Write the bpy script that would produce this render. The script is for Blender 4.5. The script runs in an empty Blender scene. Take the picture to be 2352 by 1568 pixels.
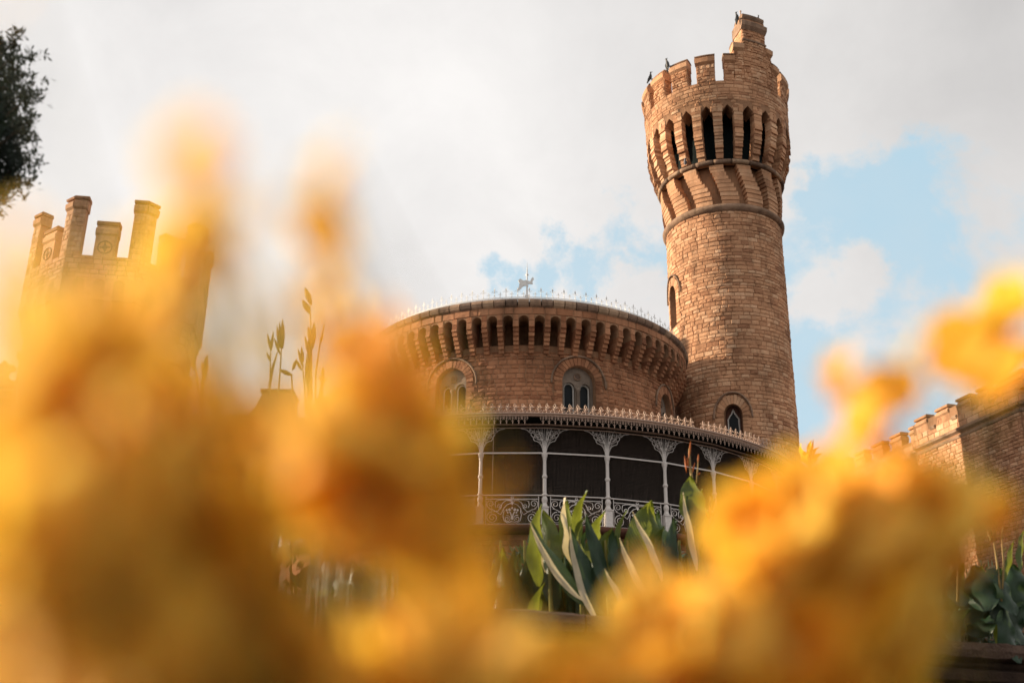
import bpy, math, random
from math import sin, cos, pi, radians, sqrt, atan2
from mathutils import Vector, Matrix, noise
random.seed(7)
S = bpy.context.scene
COL = S.collection
# ------------------------------------------------------------------ camera
K = 1.3            # castle plan units -> metres
EYE = 0.45         # eye height in the flower bed
PITCH, ROLL = 0.38034, 0.01277
FPX = 4250 / 3840
cam_d = bpy.data.cameras.new('camera'); cam = bpy.data.objects.new('camera', cam_d); COL.objects.link(cam)
Fw = Vector((0, cos(PITCH), sin(PITCH))); R0 = Vector((1, 0, 0)); U0 = R0.cross(Fw)
Rt = R0 * cos(ROLL) + U0 * sin(ROLL); Up = Rt.cross(Fw)
cam.matrix_world = Matrix(((Rt.x, Up.x, -Fw.x, 0), (Rt.y, Up.y, -Fw.y, 0), (Rt.z, Up.z, -Fw.z, EYE), (0, 0, 0, 1)))
cam_d.sensor_width = 36; cam_d.lens = 36 * FPX
cam_d.clip_start = 0.02; cam_d.clip_end = 3000
cam_d.dof.use_dof = True
cam_d.dof.focus_distance = 19
APERTURE = 0.019   # metres
cam_d.dof.aperture_fstop = cam_d.lens / 1000 / APERTURE
S.camera = cam
def ray(dx, dy):   # direction through a point of the 2352 px wide view
    a, b = (dx - 1176) / 2352 / FPX, (784 - dy) / 2352 / FPX
    return Fw + Rt * a + Up * b
def at(dx, dy, Y):  # world point on that line at depth y = Y
    v = ray(dx, dy); return Vector((0, 0, EYE)) + v * (Y / v.y)
def pix(p):        # world point -> view position
    q = Vector(p) - Vector((0, 0, EYE)); z = q.dot(Fw)
    return 1176 + 2352 * FPX * q.dot(Rt) / z, 784 - 2352 * FPX * q.dot(Up) / z
# ------------------------------------------------------------------ render settings
S.render.engine = 'CYCLES'
S.view_settings.view_transform = 'Standard'; S.view_settings.look = 'None'
S.view_settings.exposure = 0.95; S.view_settings.gamma = 1
S.cycles.use_denoising = True
S.cycles.max_bounces = 12; S.cycles.diffuse_bounces = 8; S.cycles.transmission_bounces = 12; S.cycles.transparent_max_bounces = 8
S.cycles.sample_clamp_indirect = 4
# ------------------------------------------------------------------ sun and sky
SUN_EL = radians(15)
sun_dir = Vector((-0.979 * cos(SUN_EL), 0.203 * cos(SUN_EL), sin(SUN_EL)))
sd = bpy.data.lights.new('sun', 'SUN'); sun = bpy.data.objects.new('sun', sd); COL.objects.link(sun)
sun.rotation_euler = sun_dir.to_track_quat('Z', 'Y').to_euler()
sd.energy = 5.0; sd.angle = radians(0.5); sd.color = (1.0, 0.82, 0.60)
W = bpy.data.worlds.new('World'); S.world = W; W.use_nodes = True
nt = W.node_tree; nt.nodes.clear()
def N(t, **kw):
    n = nt.nodes.new(t)
    for k, v in kw.items(): setattr(n, k, v)
    return n
def L(a, b): nt.links.new(a, b)
def M(op, a, b=None, c=None, clamp=False):
    n = N('ShaderNodeMath', operation=op); n.use_clamp = clamp
    for i, v in enumerate((a, b, c)):
        if v is None: continue
        if isinstance(v, (int, float)): n.inputs[i].default_value = v
        else: L(v, n.inputs[i])
    return n.outputs[0]
sky = N('ShaderNodeTexSky', sky_type='NISHITA'); sky.sun_disc = False
sky.sun_elevation = SUN_EL; sky.sun_rotation = atan2(sun_dir.x, sun_dir.y)
sky.air_density = 1.0; sky.dust_density = 1.5; sky.ozone_density = 2.0
tc = N('ShaderNodeTexCoord')
n1 = N('ShaderNodeTexNoise'); n1.inputs['Scale'].default_value = 7; n1.inputs['Detail'].default_value = 9; n1.inputs['Distortion'].default_value = .35; n1.inputs['Roughness'].default_value = 0.62
L(tc.outputs['Generated'], n1.inputs['Vector'])
n2 = N('ShaderNodeTexNoise'); n2.inputs['Scale'].default_value = 2.6; n2.inputs['Detail'].default_value = 5
L(tc.outputs['Generated'], n2.inputs['Vector'])
gap = None
wn = N('ShaderNodeTexNoise'); wn.inputs['Scale'].default_value = 11; wn.inputs['Detail'].default_value = 8; wn.inputs['Roughness'].default_value = .62; L(tc.outputs['Generated'], wn.inputs['Vector'])
wv = N('ShaderNodeVectorMath', operation='MULTIPLY_ADD'); L(wn.outputs['Color'], wv.inputs[0]); wv.inputs[1].default_value = (.17, .17, .17); L(tc.outputs['Generated'], wv.inputs[2])
wo_ = N('ShaderNodeVectorMath', operation='SUBTRACT'); L(wv.outputs[0], wo_.inputs[0]); wo_.inputs[1].default_value = (.085, .085, .085)
# openings in the cloud deck, as directions in the sky
for (dx, dy, r) in ((2090, 560, .105), (2000, 690, .10), (1880, 800, .10), (1900, 400, .035), (2060, 440, .05), (1450, 585, .042), (1370, 640, .035),
                    (1510, 630, .05), (1950, 900, .09), (1230, 620, .03)):
    c = ray(dx, dy).normalized()
    dn = N('ShaderNodeVectorMath', operation='DISTANCE'); L(wo_.outputs[0], dn.inputs[0]); dn.inputs[1].default_value = c
    g = M('SUBTRACT', 1.0, M('DIVIDE', dn.outputs['Value'], r * 1.04))
    gap = g if gap is None else M('MAXIMUM', gap, g)
cw = ray(1955, 615).normalized()
dn = N('ShaderNodeVectorMath', operation='DISTANCE'); L(wo_.outputs[0], dn.inputs[0]); dn.inputs[1].default_value = cw
puff = M('MAXIMUM', M('SUBTRACT', 1.0, M('DIVIDE', dn.outputs['Value'], .05)), 0.0)
gap = M('SUBTRACT', M('MAXIMUM', gap, -0.6), M('MULTIPLY', puff, 1.1))
mask = M('ADD', M('MULTIPLY', gap, 2.0), M('MULTIPLY', M('SUBTRACT', n1.outputs['Fac'], 0.5), 6.5))
mask = M('MULTIPLY_ADD', mask, 0.75, 0.12, clamp=True)
sm = N('ShaderNodeMapRange', interpolation_type='SMOOTHSTEP'); L(mask, sm.inputs['Value'])
cr = N('ShaderNodeValToRGB'); L(M('MULTIPLY_ADD', n1.outputs['Fac'], 0.35, M('MULTIPLY', n2.outputs['Fac'], 0.65)), cr.inputs['Fac'])
cr.color_ramp.elements[0].position = .38; cr.color_ramp.elements[0].color = (.395, .385, .38, 1)
cr.color_ramp.elements[1].position = .62; cr.color_ramp.elements[1].color = (.485, .472, .462, 1)
dn = N('ShaderNodeVectorMath', operation='DISTANCE'); L(tc.outputs['Generated'], dn.inputs[0]); dn.inputs[1].default_value = ray(2300, 0).normalized()
dk = N('ShaderNodeMapRange'); L(dn.outputs['Value'], dk.inputs['Value']); dk.inputs['From Min'].default_value = .0; dk.inputs['From Max'].default_value = .45; dk.inputs['To Min'].default_value = .80; dk.inputs['To Max'].default_value = 1.04
cs = N('ShaderNodeVectorMath', operation='SCALE'); L(cr.outputs[0], cs.inputs[0]); L(dk.outputs[0], cs.inputs['Scale'])
skb = N('ShaderNodeVectorMath', operation='SCALE'); L(sky.outputs[0], skb.inputs[0]); skb.inputs['Scale'].default_value = 0.08
veil = N('ShaderNodeMixRGB', blend_type='MIX'); veil.inputs[0].default_value = 0.72; L(skb.outputs[0], veil.inputs[1]); veil.inputs[2].default_value = (.33, .45, .51, 1)
n3 = N('ShaderNodeTexNoise'); n3.inputs['Scale'].default_value = 4; n3.inputs['Detail'].default_value = 8; n3.inputs['Roughness'].default_value = .6; L(tc.outputs['Generated'], n3.inputs['Vector'])
mx = N('ShaderNodeMixRGB'); L(M('MULTIPLY', sm.outputs[0], M('MULTIPLY_ADD', n3.outputs['Fac'], .9, .42, clamp=True)), mx.inputs[0]); L(cs.outputs[0], mx.inputs[1]); L(veil.outputs[0], mx.inputs[2])
bg = N('ShaderNodeBackground'); L(mx.outputs[0], bg.inputs[0]); bg.inputs[1].default_value = 1.0
wo = N('ShaderNodeOutputWorld'); L(bg.outputs[0], wo.inputs[0])

# ------------------------------------------------------------------ materials
def mat(name):
    global nt
    m = bpy.data.materials.new(name); m.use_nodes = True; nt = m.node_tree; nt.nodes.clear()
    b = N('ShaderNodeBsdfPrincipled'); o = N('ShaderNodeOutputMaterial'); L(b.outputs[0], o.inputs[0])
    return m, b, o
def ramp(fac, stops):
    r = N('ShaderNodeValToRGB'); L(fac, r.inputs['Fac'])
    e = r.color_ramp.elements
    e[0].position, e[0].color = stops[0][0], (*stops[0][1], 1); e[1].position, e[1].color = stops[-1][0], (*stops[-1][1], 1)
    for p, c in stops[1:-1]: x = e.new(p); x.color = (*c, 1)
    return r.outputs[0]
def noise_t(scale, detail=4, rough=.55, vec=None):
    n = N('ShaderNodeTexNoise'); n.inputs['Scale'].default_value = scale; n.inputs['Detail'].default_value = detail; n.inputs['Roughness'].default_value = rough
    if vec is None: t = N('ShaderNodeTexCoord'); vec = t.outputs['Object']
    L(vec, n.inputs['Vector']); return n.outputs['Fac']
def stone(name, dark, mid, light, rough=.92, stain=.42, bump=.5):
    m, b, o = mat(name)
    a = N('ShaderNodeAttribute'); a.attribute_name = 'tone'
    f = M('ADD', M('MULTIPLY', a.outputs['Fac'], .62), M('MULTIPLY', noise_t(7, 5, .7), .38))
    c = ramp(f, ((.15, dark), (.5, mid), (.85, light)))
    st = ramp(noise_t(.55, 6, .7), ((.35, (1 - stain,) * 3), (.6, (1, 1, 1))))
    tx = N('ShaderNodeTexCoord'); mp = N('ShaderNodeMapping'); mp.inputs['Scale'].default_value = (2.2, 2.2, .28); L(tx.outputs['Object'], mp.inputs[0])
    sk = ramp(noise_t(1.0, 7, .68, mp.outputs[0]), ((.36, (1 - stain * .8,) * 3), (.50, (1, 1, 1))))
    m0 = N('ShaderNodeMixRGB', blend_type='MULTIPLY'); m0.inputs[0].default_value = .8; L(c, m0.inputs[1]); L(sk, m0.inputs[2])
    mu = N('ShaderNodeMixRGB', blend_type='MULTIPLY'); mu.inputs[0].default_value = 1; L(m0.outputs[0], mu.inputs[1]); L(st, mu.inputs[2])
    L(mu.outputs[0], b.inputs['Base Color']); b.inputs['Roughness'].default_value = rough
    b.inputs['Specular IOR Level'].default_value = .2
    bp = N('ShaderNodeBump'); bp.inputs['Strength'].default_value = bump; bp.inputs['Distance'].default_value = .05
    L(M('ADD', noise_t(14, 8, .75), M('MULTIPLY', noise_t(55, 4), .3)), bp.inputs['Height']); L(bp.outputs[0], b.inputs['Normal'])
    return m
SANDSTONE = stone('sandstone', (.34, .16, .085), (.58, .31, .17), (.71, .45, .28))
REDSTONE = stone('rosy sandstone', (.25, .10, .05), (.39, .175, .088), (.49, .24, .13))
MORTAR = stone('recessed mortar', (.26, .135, .075), (.35, .19, .105), (.44, .26, .15))
CAPSTONE = stone('weathered cap stone', (.14, .095, .075), (.33, .21, .14), (.50, .34, .22), stain=.6)
PLASTER = stone('grey plaster', (.17, .13, .10), (.26, .20, .155), (.34, .275, .22), bump=.2)
TERRA = stone('terracotta moulding', (.07, .03, .02), (.13, .055, .035), (.2, .09, .06))
MOSSY = stone('mossy garden stone', (.035, .025, .018), (.11, .065, .045), (.23, .15, .11), stain=.6, bump=1)
SOIL = stone('soil', (.03, .02, .012), (.06, .04, .025), (.10, .07, .04))
def simple(name, col, rough=.6, metal=0, var=.25, spec=.5, scale=20, bump=0):
    m, b, o = mat(name)
    c = ramp(noise_t(scale, 5, .65), ((.3, tuple(x * (1 - var) for x in col)), (.65, tuple(min(1, x * (1 + var)) for x in col))))
    L(c, b.inputs['Base Color']); b.inputs['Roughness'].default_value = rough; b.inputs['Metallic'].default_value = metal
    b.inputs['Specular IOR Level'].default_value = spec
    if bump:
        bp = N('ShaderNodeBump'); bp.inputs['Strength'].default_value = bump; bp.inputs['Distance'].default_value = .01
        L(noise_t(scale * 3), bp.inputs['Height']); L(bp.outputs[0], b.inputs['Normal'])
    return m
WHITE_IRON = simple('white painted iron', (.62, .61, .59), .55, var=.15)
IRON = simple('faded cream ironwork', (.44, .30, .225), .6, var=.25)
COLPAINT = simple('grey white column paint', (.60, .55, .51), .55, var=.12)
NETM = simple('bird netting cord', (.20, .15, .125), .9, var=.1)
SHADE_BLACK = simple('near black interior shade', (.006, .010, .010), .9, var=.3, spec=.1)  # near-black colour standing in for deep shade in slots and veranda
GLASS = simple('dark window glass', (.006, .008, .009), .35, var=.4, spec=.12)
FRAMEP = simple('window frame paint', (.50, .47, .43), .6, var=.12)
ROOFM = simple('grey roof sheet', (.35, .34, .33), .5, var=.2)
GREENP = simple('verdigris painted pipe', (.20, .27, .20), .6, var=.25)
BLACKB = simple('black feathers', (.012, .011, .012), .5, var=.3)
PIGEON = simple('grey feathers', (.16, .17, .2), .6, var=.3)
BARK = simple('bark', (.06, .045, .03), .9, var=.5, bump=.8)
def leafm(name, front, trans, tmix=.35, rough=.4, veins=0, var=.25):
    m, b, o = mat(name)
    t = N('ShaderNodeTexCoord')
    c = ramp(noise_t(9, 4, .6), ((.3, tuple(x * (1 - var) for x in front)), (.7, tuple(min(1, x * (1 + var)) for x in front))))
    L(c, b.inputs['Base Color']); b.inputs['Roughness'].default_value = rough; b.inputs['Specular IOR Level'].default_value = .4
    tr = N('ShaderNodeBsdfTranslucent'); c2 = ramp(noise_t(9, 4, .6), ((.3, tuple(x * (1 - var) for x in trans)), (.7, tuple(min(1, x * (1 + var)) for x in trans)))); L(c2, tr.inputs[0])
    ms = N('ShaderNodeMixShader'); ms.inputs[0].default_value = tmix; L(b.outputs[0], ms.inputs[1]); L(tr.outputs[0], ms.inputs[2]); L(ms.outputs[0], o.inputs[0])
    if veins:
        uv = N('ShaderNodeSeparateXYZ'); L(t.outputs['UV'], uv.inputs[0])
        au = M('ABSOLUTE', uv.outputs[0])
        w = M('SINE', M('MULTIPLY', M('SUBTRACT', uv.outputs[1], M('MULTIPLY', au, .35)), veins))
        bp = N('ShaderNodeBump'); bp.inputs['Strength'].default_value = .14; bp.inputs['Distance'].default_value = .01
        L(w, bp.inputs['Height']); L(bp.outputs[0], b.inputs['Normal']); L(bp.outputs[0], tr.inputs['Normal'])
    return m
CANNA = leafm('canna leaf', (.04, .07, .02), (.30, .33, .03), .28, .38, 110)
CANNA_PALE = leafm('pale canna leaf', (.62, .52, .37), (.55, .45, .2), .35, .5, 110, .15)  # cream copy: sunlight on leaf edges and tips put into colour; dry leaves too
CANNA_DARK = leafm('deep green canna leaf', (.016, .042, .018), (.06, .10, .02), .18, .45, 110)  # darker copy: shade on folded halves and deep leaves put into the colour
STALK = leafm('dry stalk', (.30, .20, .07), (.30, .2, .06), .15, .7)
CANNA_RED = leafm('canna flower', (.50, .15, .03), (.7, .3, .05), .4, .5)
CANNA_DEEPRED = leafm('dark red canna bud', (.18, .03, .02), (.3, .05, .02), .3, .5)
PETAL = leafm('yellow petal', (.98, .58, .065), (1.0, .67, .08), .58, .6, 0, .12)
PETAL_PALE = leafm('pale yellow petal', (1.0, .66, .13), (1.0, .75, .17), .5, .6, 0, .1)
PETAL_DEEP = leafm('orange petal', (.97, .50, .055), (1.0, .58, .07), .55, .6, 0, .15)
DISC = simple('flower centre', (.75, .36, .04), .9)
STEMG = leafm('flower stem', (.20, .17, .03), (.3, .25, .03), .25)
TREELEAF = leafm('dark needle foliage', (.010, .022, .012), (.02, .03, .01), .12, .7)

# ------------------------------------------------------------------ mesh builder
class MB:
    def __init__(s, unit=True): s.v = []; s.f = []; s.t = []; s.uv = []; s.unit = unit; s.smooth = False
    def add(s, vs, fs, tone=.5, uvs=None):
        n = len(s.v); s.v += [tuple(p) for p in vs]
        for i, f in enumerate(fs):
            s.f.append(tuple(n + k for k in f)); s.t.append(tone)
            s.uv.append([uvs[k] for k in f] if uvs else None)
    def box(s, c, h, rz=0, tone=.5, taper=1):
        vs = []
        for z in (-1, 1):
            k = taper if z > 0 else 1
            for x, y in ((-1, -1), (1, -1), (1, 1), (-1, 1)):
                X, Y = x * h[0] * k, y * h[1] * k
                vs.append((c[0] + X * cos(rz) - Y * sin(rz), c[1] + X * sin(rz) + Y * cos(rz), c[2] + z * h[2]))
        s.add(vs, [(0, 3, 2, 1), (4, 5, 6, 7), (0, 1, 5, 4), (1, 2, 6, 5), (2, 3, 7, 6), (3, 0, 4, 7)], tone)
    def tube(s, pts, r, n=4, tone=.5, closed=False):
        pts = [Vector(p) for p in pts]; m = len(pts); rs = r if isinstance(r, (list, tuple)) else [r] * m
        vs = []; up = None
        for i, p in enumerate(pts):
            a = pts[i - 1] if (i > 0 or closed) else p; b = pts[(i + 1) % m] if (i < m - 1 or closed) else p
            d = b - a; d = d.normalized() if d.length > 1e-9 else Vector((0, 0, 1))
            if up is None: up = d.orthogonal().normalized()
            up = up - d * up.dot(d); up = up.normalized() if up.length > 1e-6 else d.orthogonal().normalized()
            w = d.cross(up)
            for k in range(n):
                t = 2 * pi * k / n; vs.append(p + (up * cos(t) + w * sin(t)) * rs[i])
        fs = []
        for i in range(m if closed else m - 1):
            for k in range(n):
                j = (i + 1) % m; fs.append((i * n + k, i * n + (k + 1) % n, j * n + (k + 1) % n, j * n + k))
        if not closed: fs += [tuple(range(n))[::-1], tuple((m - 1) * n + k for k in range(n))]
        s.add(vs, fs, tone)
    def lathe(s, ax, prof, n=24, a0=0, a1=2 * pi, tone=.5, cap=True):
        full = abs(a1 - a0 - 2 * pi) < 1e-6; vs = []; cnt = n if full else n + 1
        for r, z in prof:
            for k in range(cnt):
                a = a0 + (a1 - a0) * k / n; vs.append((ax[0] + r * sin(a), ax[1] - r * cos(a), z))
        fs = []
        for i in range(len(prof) - 1):
            for k in range(n):
                j = (k + 1) % cnt; fs.append((i * cnt + k, i * cnt + j, (i + 1) * cnt + j, (i + 1) * cnt + k))
        s.add(vs, fs, tone)
    def hexa(s, p, tone=.5):  # 8 points: bottom 4, top 4
        s.add(p, [(0, 3, 2, 1), (4, 5, 6, 7), (0, 1, 5, 4), (1, 2, 6, 5), (2, 3, 7, 6), (3, 0, 4, 7)], tone)
    def slab(s, fn, u0, u1, v0, v1, d0, d1, nu=1, tone=.5):  # block on a mapped wall
        nu = max(1, nu); vs = []
        for i in range(nu + 1):
            u = u0 + (u1 - u0) * i / nu; vs += [fn(u, v0, d0), fn(u, v0, d1), fn(u, v1, d1), fn(u, v1, d0)]
        fs = []
        for i in range(nu):
            a, b = i * 4, i * 4 + 4
            for k in range(4): fs.append((a + k, a + (k + 1) % 4, b + (k + 1) % 4, b + k))
        fs += [(3, 2, 1, 0), (nu * 4, nu * 4 + 1, nu * 4 + 2, nu * 4 + 3)]
        s.add(vs, fs, tone)
    def prof_slab(s, fn, u0, u1, prof, nu=1, tone=.5):  # profile (v,d) swept in u
        vs = []; m = len(prof)
        for i in range(nu + 1):
            u = u0 + (u1 - u0) * i / nu; vs += [fn(u, v, d) for v, d in prof]
        fs = []
        for i in range(nu):
            a, b = i * m, i * m + m
            for k in range(m): fs.append((a + k, a + (k + 1) % m, b + (k + 1) % m, b + k))
        fs += [tuple(range(m))[::-1], tuple(nu * m + k for k in range(m))]
        s.add(vs, fs, tone)
    def stroke(s, fn, pts, r, n=3, d=0, tone=.5, closed=False): s.tube([fn(u, v, d) for u, v in pts], r, n, tone, closed)
    def build(s, name, m, parent=None, base=None, smooth=False):
        k = K if s.unit else 1; dz = EYE if s.unit else 0
        w = [(x * k, y * k, z * k + dz) for x, y, z in s.v]
        if parent is not None: base = parent.matrix_basis.translation if parent.parent is None else WB[parent.name]
        elif base is None:
            xs, ys, zs = zip(*w); base = Vector(((min(xs) + max(xs)) / 2, (min(ys) + max(ys)) / 2, min(zs)))
        base = Vector(base)
        me = bpy.data.meshes.new(name); me.from_pydata([(x - base.x, y - base.y, z - base.z) for x, y, z in w], [], s.f)
        at_ = me.attributes.new('tone', 'FLOAT', 'FACE'); at_.data.foreach_set('value', s.t)
        if any(s.uv):
            ul = me.uv_layers.new(name='UVMap'); i = 0
            for f, q in zip(s.f, s.uv):
                for j in range(len(f)):
                    ul.data[i].uv = q[j] if q else (0, 0); i += 1
        if smooth: me.polygons.foreach_set('use_smooth', [True] * len(me.polygons))
        me.materials.append(m); me.update()
        o = bpy.data.objects.new(name, me); COL.objects.link(o)
        if parent is not None: o.parent = parent; WB[o.name] = base
        else: o.location = base; WB[o.name] = base
        return o
WB = {}
def thing(name, label, cat, base, group=None, unit=True):
    o = bpy.data.objects.new(name, None); COL.objects.link(o); o.empty_display_size = .2
    o.location = (base[0] * K, base[1] * K, base[2] * K + EYE) if unit else base
    WB[o.name] = Vector(o.location); return tag(o, label, cat, group)
def tag(o, label=None, cat=None, group=None, kind=None):
    if label: o['label'] = label
    if cat: o['category'] = cat
    if group: o['group'] = group
    if kind: o['kind'] = kind
    return o
def cyl(ax, R):  # wall map: u = arc length from the front, v = height, d = outward
    Rf = R if callable(R) else (lambda v: R); Rr = R(0) if callable(R) else R
    def fn(u, v, d=0):
        a = u / Rr; r = Rf(v) + d; return (ax[0] + r * sin(a), ax[1] - r * cos(a), v)
    fn.R = Rr; return fn
def flat(P, direction):
    dx, dy = direction; q = sqrt(dx * dx + dy * dy); dx /= q; dy /= q
    def fn(u, v, d=0): return (P[0] + dx * u + dy * d, P[1] + dy * u - dx * d, v)
    return fn
def grid_wall(mb, fn, us, vs, holes=(), tone=.4):
    us = sorted(set(us)); vs = sorted(set(vs))
    idx = {}; V = []; Fc = []
    for i, u in enumerate(us):
        for j, v in enumerate(vs): idx[i, j] = len(V); V.append(fn(u, v, 0))
    for i in range(len(us) - 1):
        for j in range(len(vs) - 1):
            cu, cv = (us[i] + us[i + 1]) / 2, (vs[j] + vs[j + 1]) / 2
            if any(a < cu < b and c < cv < d for a, b, c, d in holes): continue
            Fc.append((idx[i, j], idx[i + 1, j], idx[i + 1, j + 1], idx[i, j + 1]))
    mb.add(V, Fc, tone)
def frange(a, b, step):
    n = max(1, int(round(abs(b - a) / step))); return [a + (b - a) * i / n for i in range(n + 1)]
def ashlar(mb, fn, u0, u1, v0, v1, course=.115, length=.27, relief=.018, gapw=.007, skip=None, rnd=None, tone=(0, 1)):
    rnd = rnd or random; v = v0
    while v < v1 - course * .3:
        ch = course * rnd.uniform(.75, 1.3); vt = min(v1, v + ch)
        if v1 - vt < course * .4: vt = v1
        u = u0 - rnd.random() * length
        tb = rnd.uniform(-.08, .08)
        while u < u1:
            ln = length * rnd.uniform(.55, 1.45); a, b = max(u, u0), min(u + ln, u1); u += ln
            if b - a < length * .18: continue
            cu, cv = (a + b) / 2, (v + vt) / 2
            if skip and skip(cu, cv, (b - a) / 2, (vt - v) / 2): continue
            tn = min(1, max(0, rnd.gauss((tone[0] + tone[1]) / 2, .22) + tb))
            g = gapw * rnd.uniform(.6, 1.6); hh = relief * rnd.uniform(.35, 1.35); i_ = min(.016, (b - a) * .12)
            A0, B0, C0, D0 = a + g, b - g, v + g * .8, vt - g * .8
            us = (A0, cu + rnd.uniform(-.2, .2) * (b - a), B0); vv = (C0, cv, D0)
            P = [fn(x + rnd.uniform(-g, g) * .6, y + rnd.uniform(-g, g) * .7, -.004) for y in vv for x in us]
            ui = (A0 + i_, us[1], B0 - i_); vi = (C0 + i_ * .6, cv, D0 - i_ * .6)
            P += [fn(x, y, hh * rnd.uniform(.55, 1.25) + (hh * .35 if (x == ui[1] and y == cv) else 0)) for y in vi for x in ui]
            q = 9
            Fs = [(q, q + 1, q + 4, q + 3), (q + 1, q + 2, q + 5, q + 4), (q + 3, q + 4, q + 7, q + 6), (q + 4, q + 5, q + 8, q + 7)]
            ring = (0, 1, 2, 5, 8, 7, 6, 3)
            for k in range(8):
                r1, r2 = ring[k], ring[(k + 1) % 8]; Fs.append((r1, r2, q + r2, q + r1))
            mb.add(P, Fs, tn)
        v = vt
def arch_pts(cu, spring, w, bottom, n=12, k=1.0, p=1.0):
    pts = [(cu - w, bottom), (cu - w, spring)]
    for i in range(1, n):
        t = pi - pi * i / n
        pts.append((cu + w * cos(t), spring + w * k * (sin(t) ** p)))
    return pts + [(cu + w, spring), (cu + w, bottom)]
def arch_plate(mb, fn, pts, rect, cu, cv, d0, d1, tone=.5):
    """wall plate filling rect around the opening outline pts, with reveal from d1 back to d0"""
    u0, u1, v0, v1 = rect; out = []
    for (u, v) in pts:
        if v <= cv + 1e-6: out.append((u0 if u < cu else u1, v)); continue
        dx, dy = u - cu, v - cv; t = 1e9
        if dx > 1e-9: t = min(t, (u1 - cu) / dx)
        if dx < -1e-9: t = min(t, (u0 - cu) / dx)
        if dy > 1e-9: t = min(t, (v1 - cv) / dy)
        out.append((cu + dx * t, cv + dy * t))
    m = len(pts)
    V = [fn(u, v, d1) for u, v in pts] + [fn(u, v, d1) for u, v in out] + [fn(u, v, d0) for u, v in pts]
    Fs = [(i, i + 1, m + i + 1, m + i) for i in range(m - 1)] + [(i, 2 * m + i, 2 * m + i + 1, i + 1) for i in range(m - 1)]
    for i in range(m - 1):   # rectangle corners
        (a, b), (c, d) = out[i], out[i + 1]
        if abs(a - c) > 1e-6 and abs(b - d) > 1e-6:
            cx_ = u0 if min(a, c) <= u0 + 1e-6 else u1
            V.append(fn(cx_, v1, d1)); Fs.append((m + i, m + i + 1, len(V) - 1))
    mb.add(V, Fs, tone)
def voussoirs(mb, fn, cu, cv, r1, r2, n, d0, d1, a0=0, a1=pi, k=1.0, rnd=random):
    for i in range(n):
        t0 = a0 + (a1 - a0) * (i + .06) / n; t1 = a0 + (a1 - a0) * (i + .94) / n; rr = r2 * rnd.uniform(.97, 1.03)
        P = []
        dd = d1 * rnd.uniform(.8, 1.2)
        for d in (d0, dd):
            for (r, t) in ((r1, t0), (rr, t0), (rr, t1), (r1, t1)): P.append(fn(cu + r * cos(t), cv + r * sin(t) * k, d))
        mb.hexa(P, rnd.uniform(.1, .9))
def hood(mb, fn, cu, cv, r, rad, d, k=1.0, drop=.06):
    pts = [(cu + r, cv - drop)] + [(cu + r * cos(t), cv + r * sin(t) * k) for t in frange(0, pi, .2)] + [(cu - r, cv - drop)]
    mb.stroke(fn, pts, rad, 6, d)

# ================================================================== SETTING
def ground_z(x, y):
    yw = 7.42 + 0.367 * x
    if y < yw + .25: return -.02 + .02 * sin(x * 3) * cos(y * 2)
    t = min(1, max(0, (y - yw - 2) / 24)); return 1.0 + 2.9 * t * t * (3 - 2 * t) + .03 * sin(x * 1.3 + y)
g = MB(False); XS = [-400, -150, -60, -30] + frange(-20, 28, 1.2) + [36, 60, 150, 400]; VS = []; FS = []
YO = [-200, -40, -8, -3, 0, 3, 5] + ['w', 'v'] + [2, 5, 9, 14, 20, 26, 34, 45, 60, 100, 250, 600]
ny = len(YO)
for x in XS:
    yw = max(-100, min(160, 7.42 + .367 * x)); past = 0
    for q in YO:
        if q == 'w': y = yw + .22; z = -.02; past = 1
        elif q == 'v': y = yw + .26; z = 1.0
        elif past: y = yw + q; z = ground_z(x, y) if abs(x) < 29 else ground_z(0, 7.42 + q)
        else: y = min(q, yw - 1 + q * .05) if q > -100 else q; z = -.02
        VS.append((x, y, z))
for i in range(len(XS) - 1):
    for j in range(ny - 1): FS.append((i * ny + j, (i + 1) * ny + j, (i + 1) * ny + j + 1, i * ny + j + 1))
g.add(VS, FS); tag(g.build('ground', SOIL, base=(0, 0, 0)), kind='structure')

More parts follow.
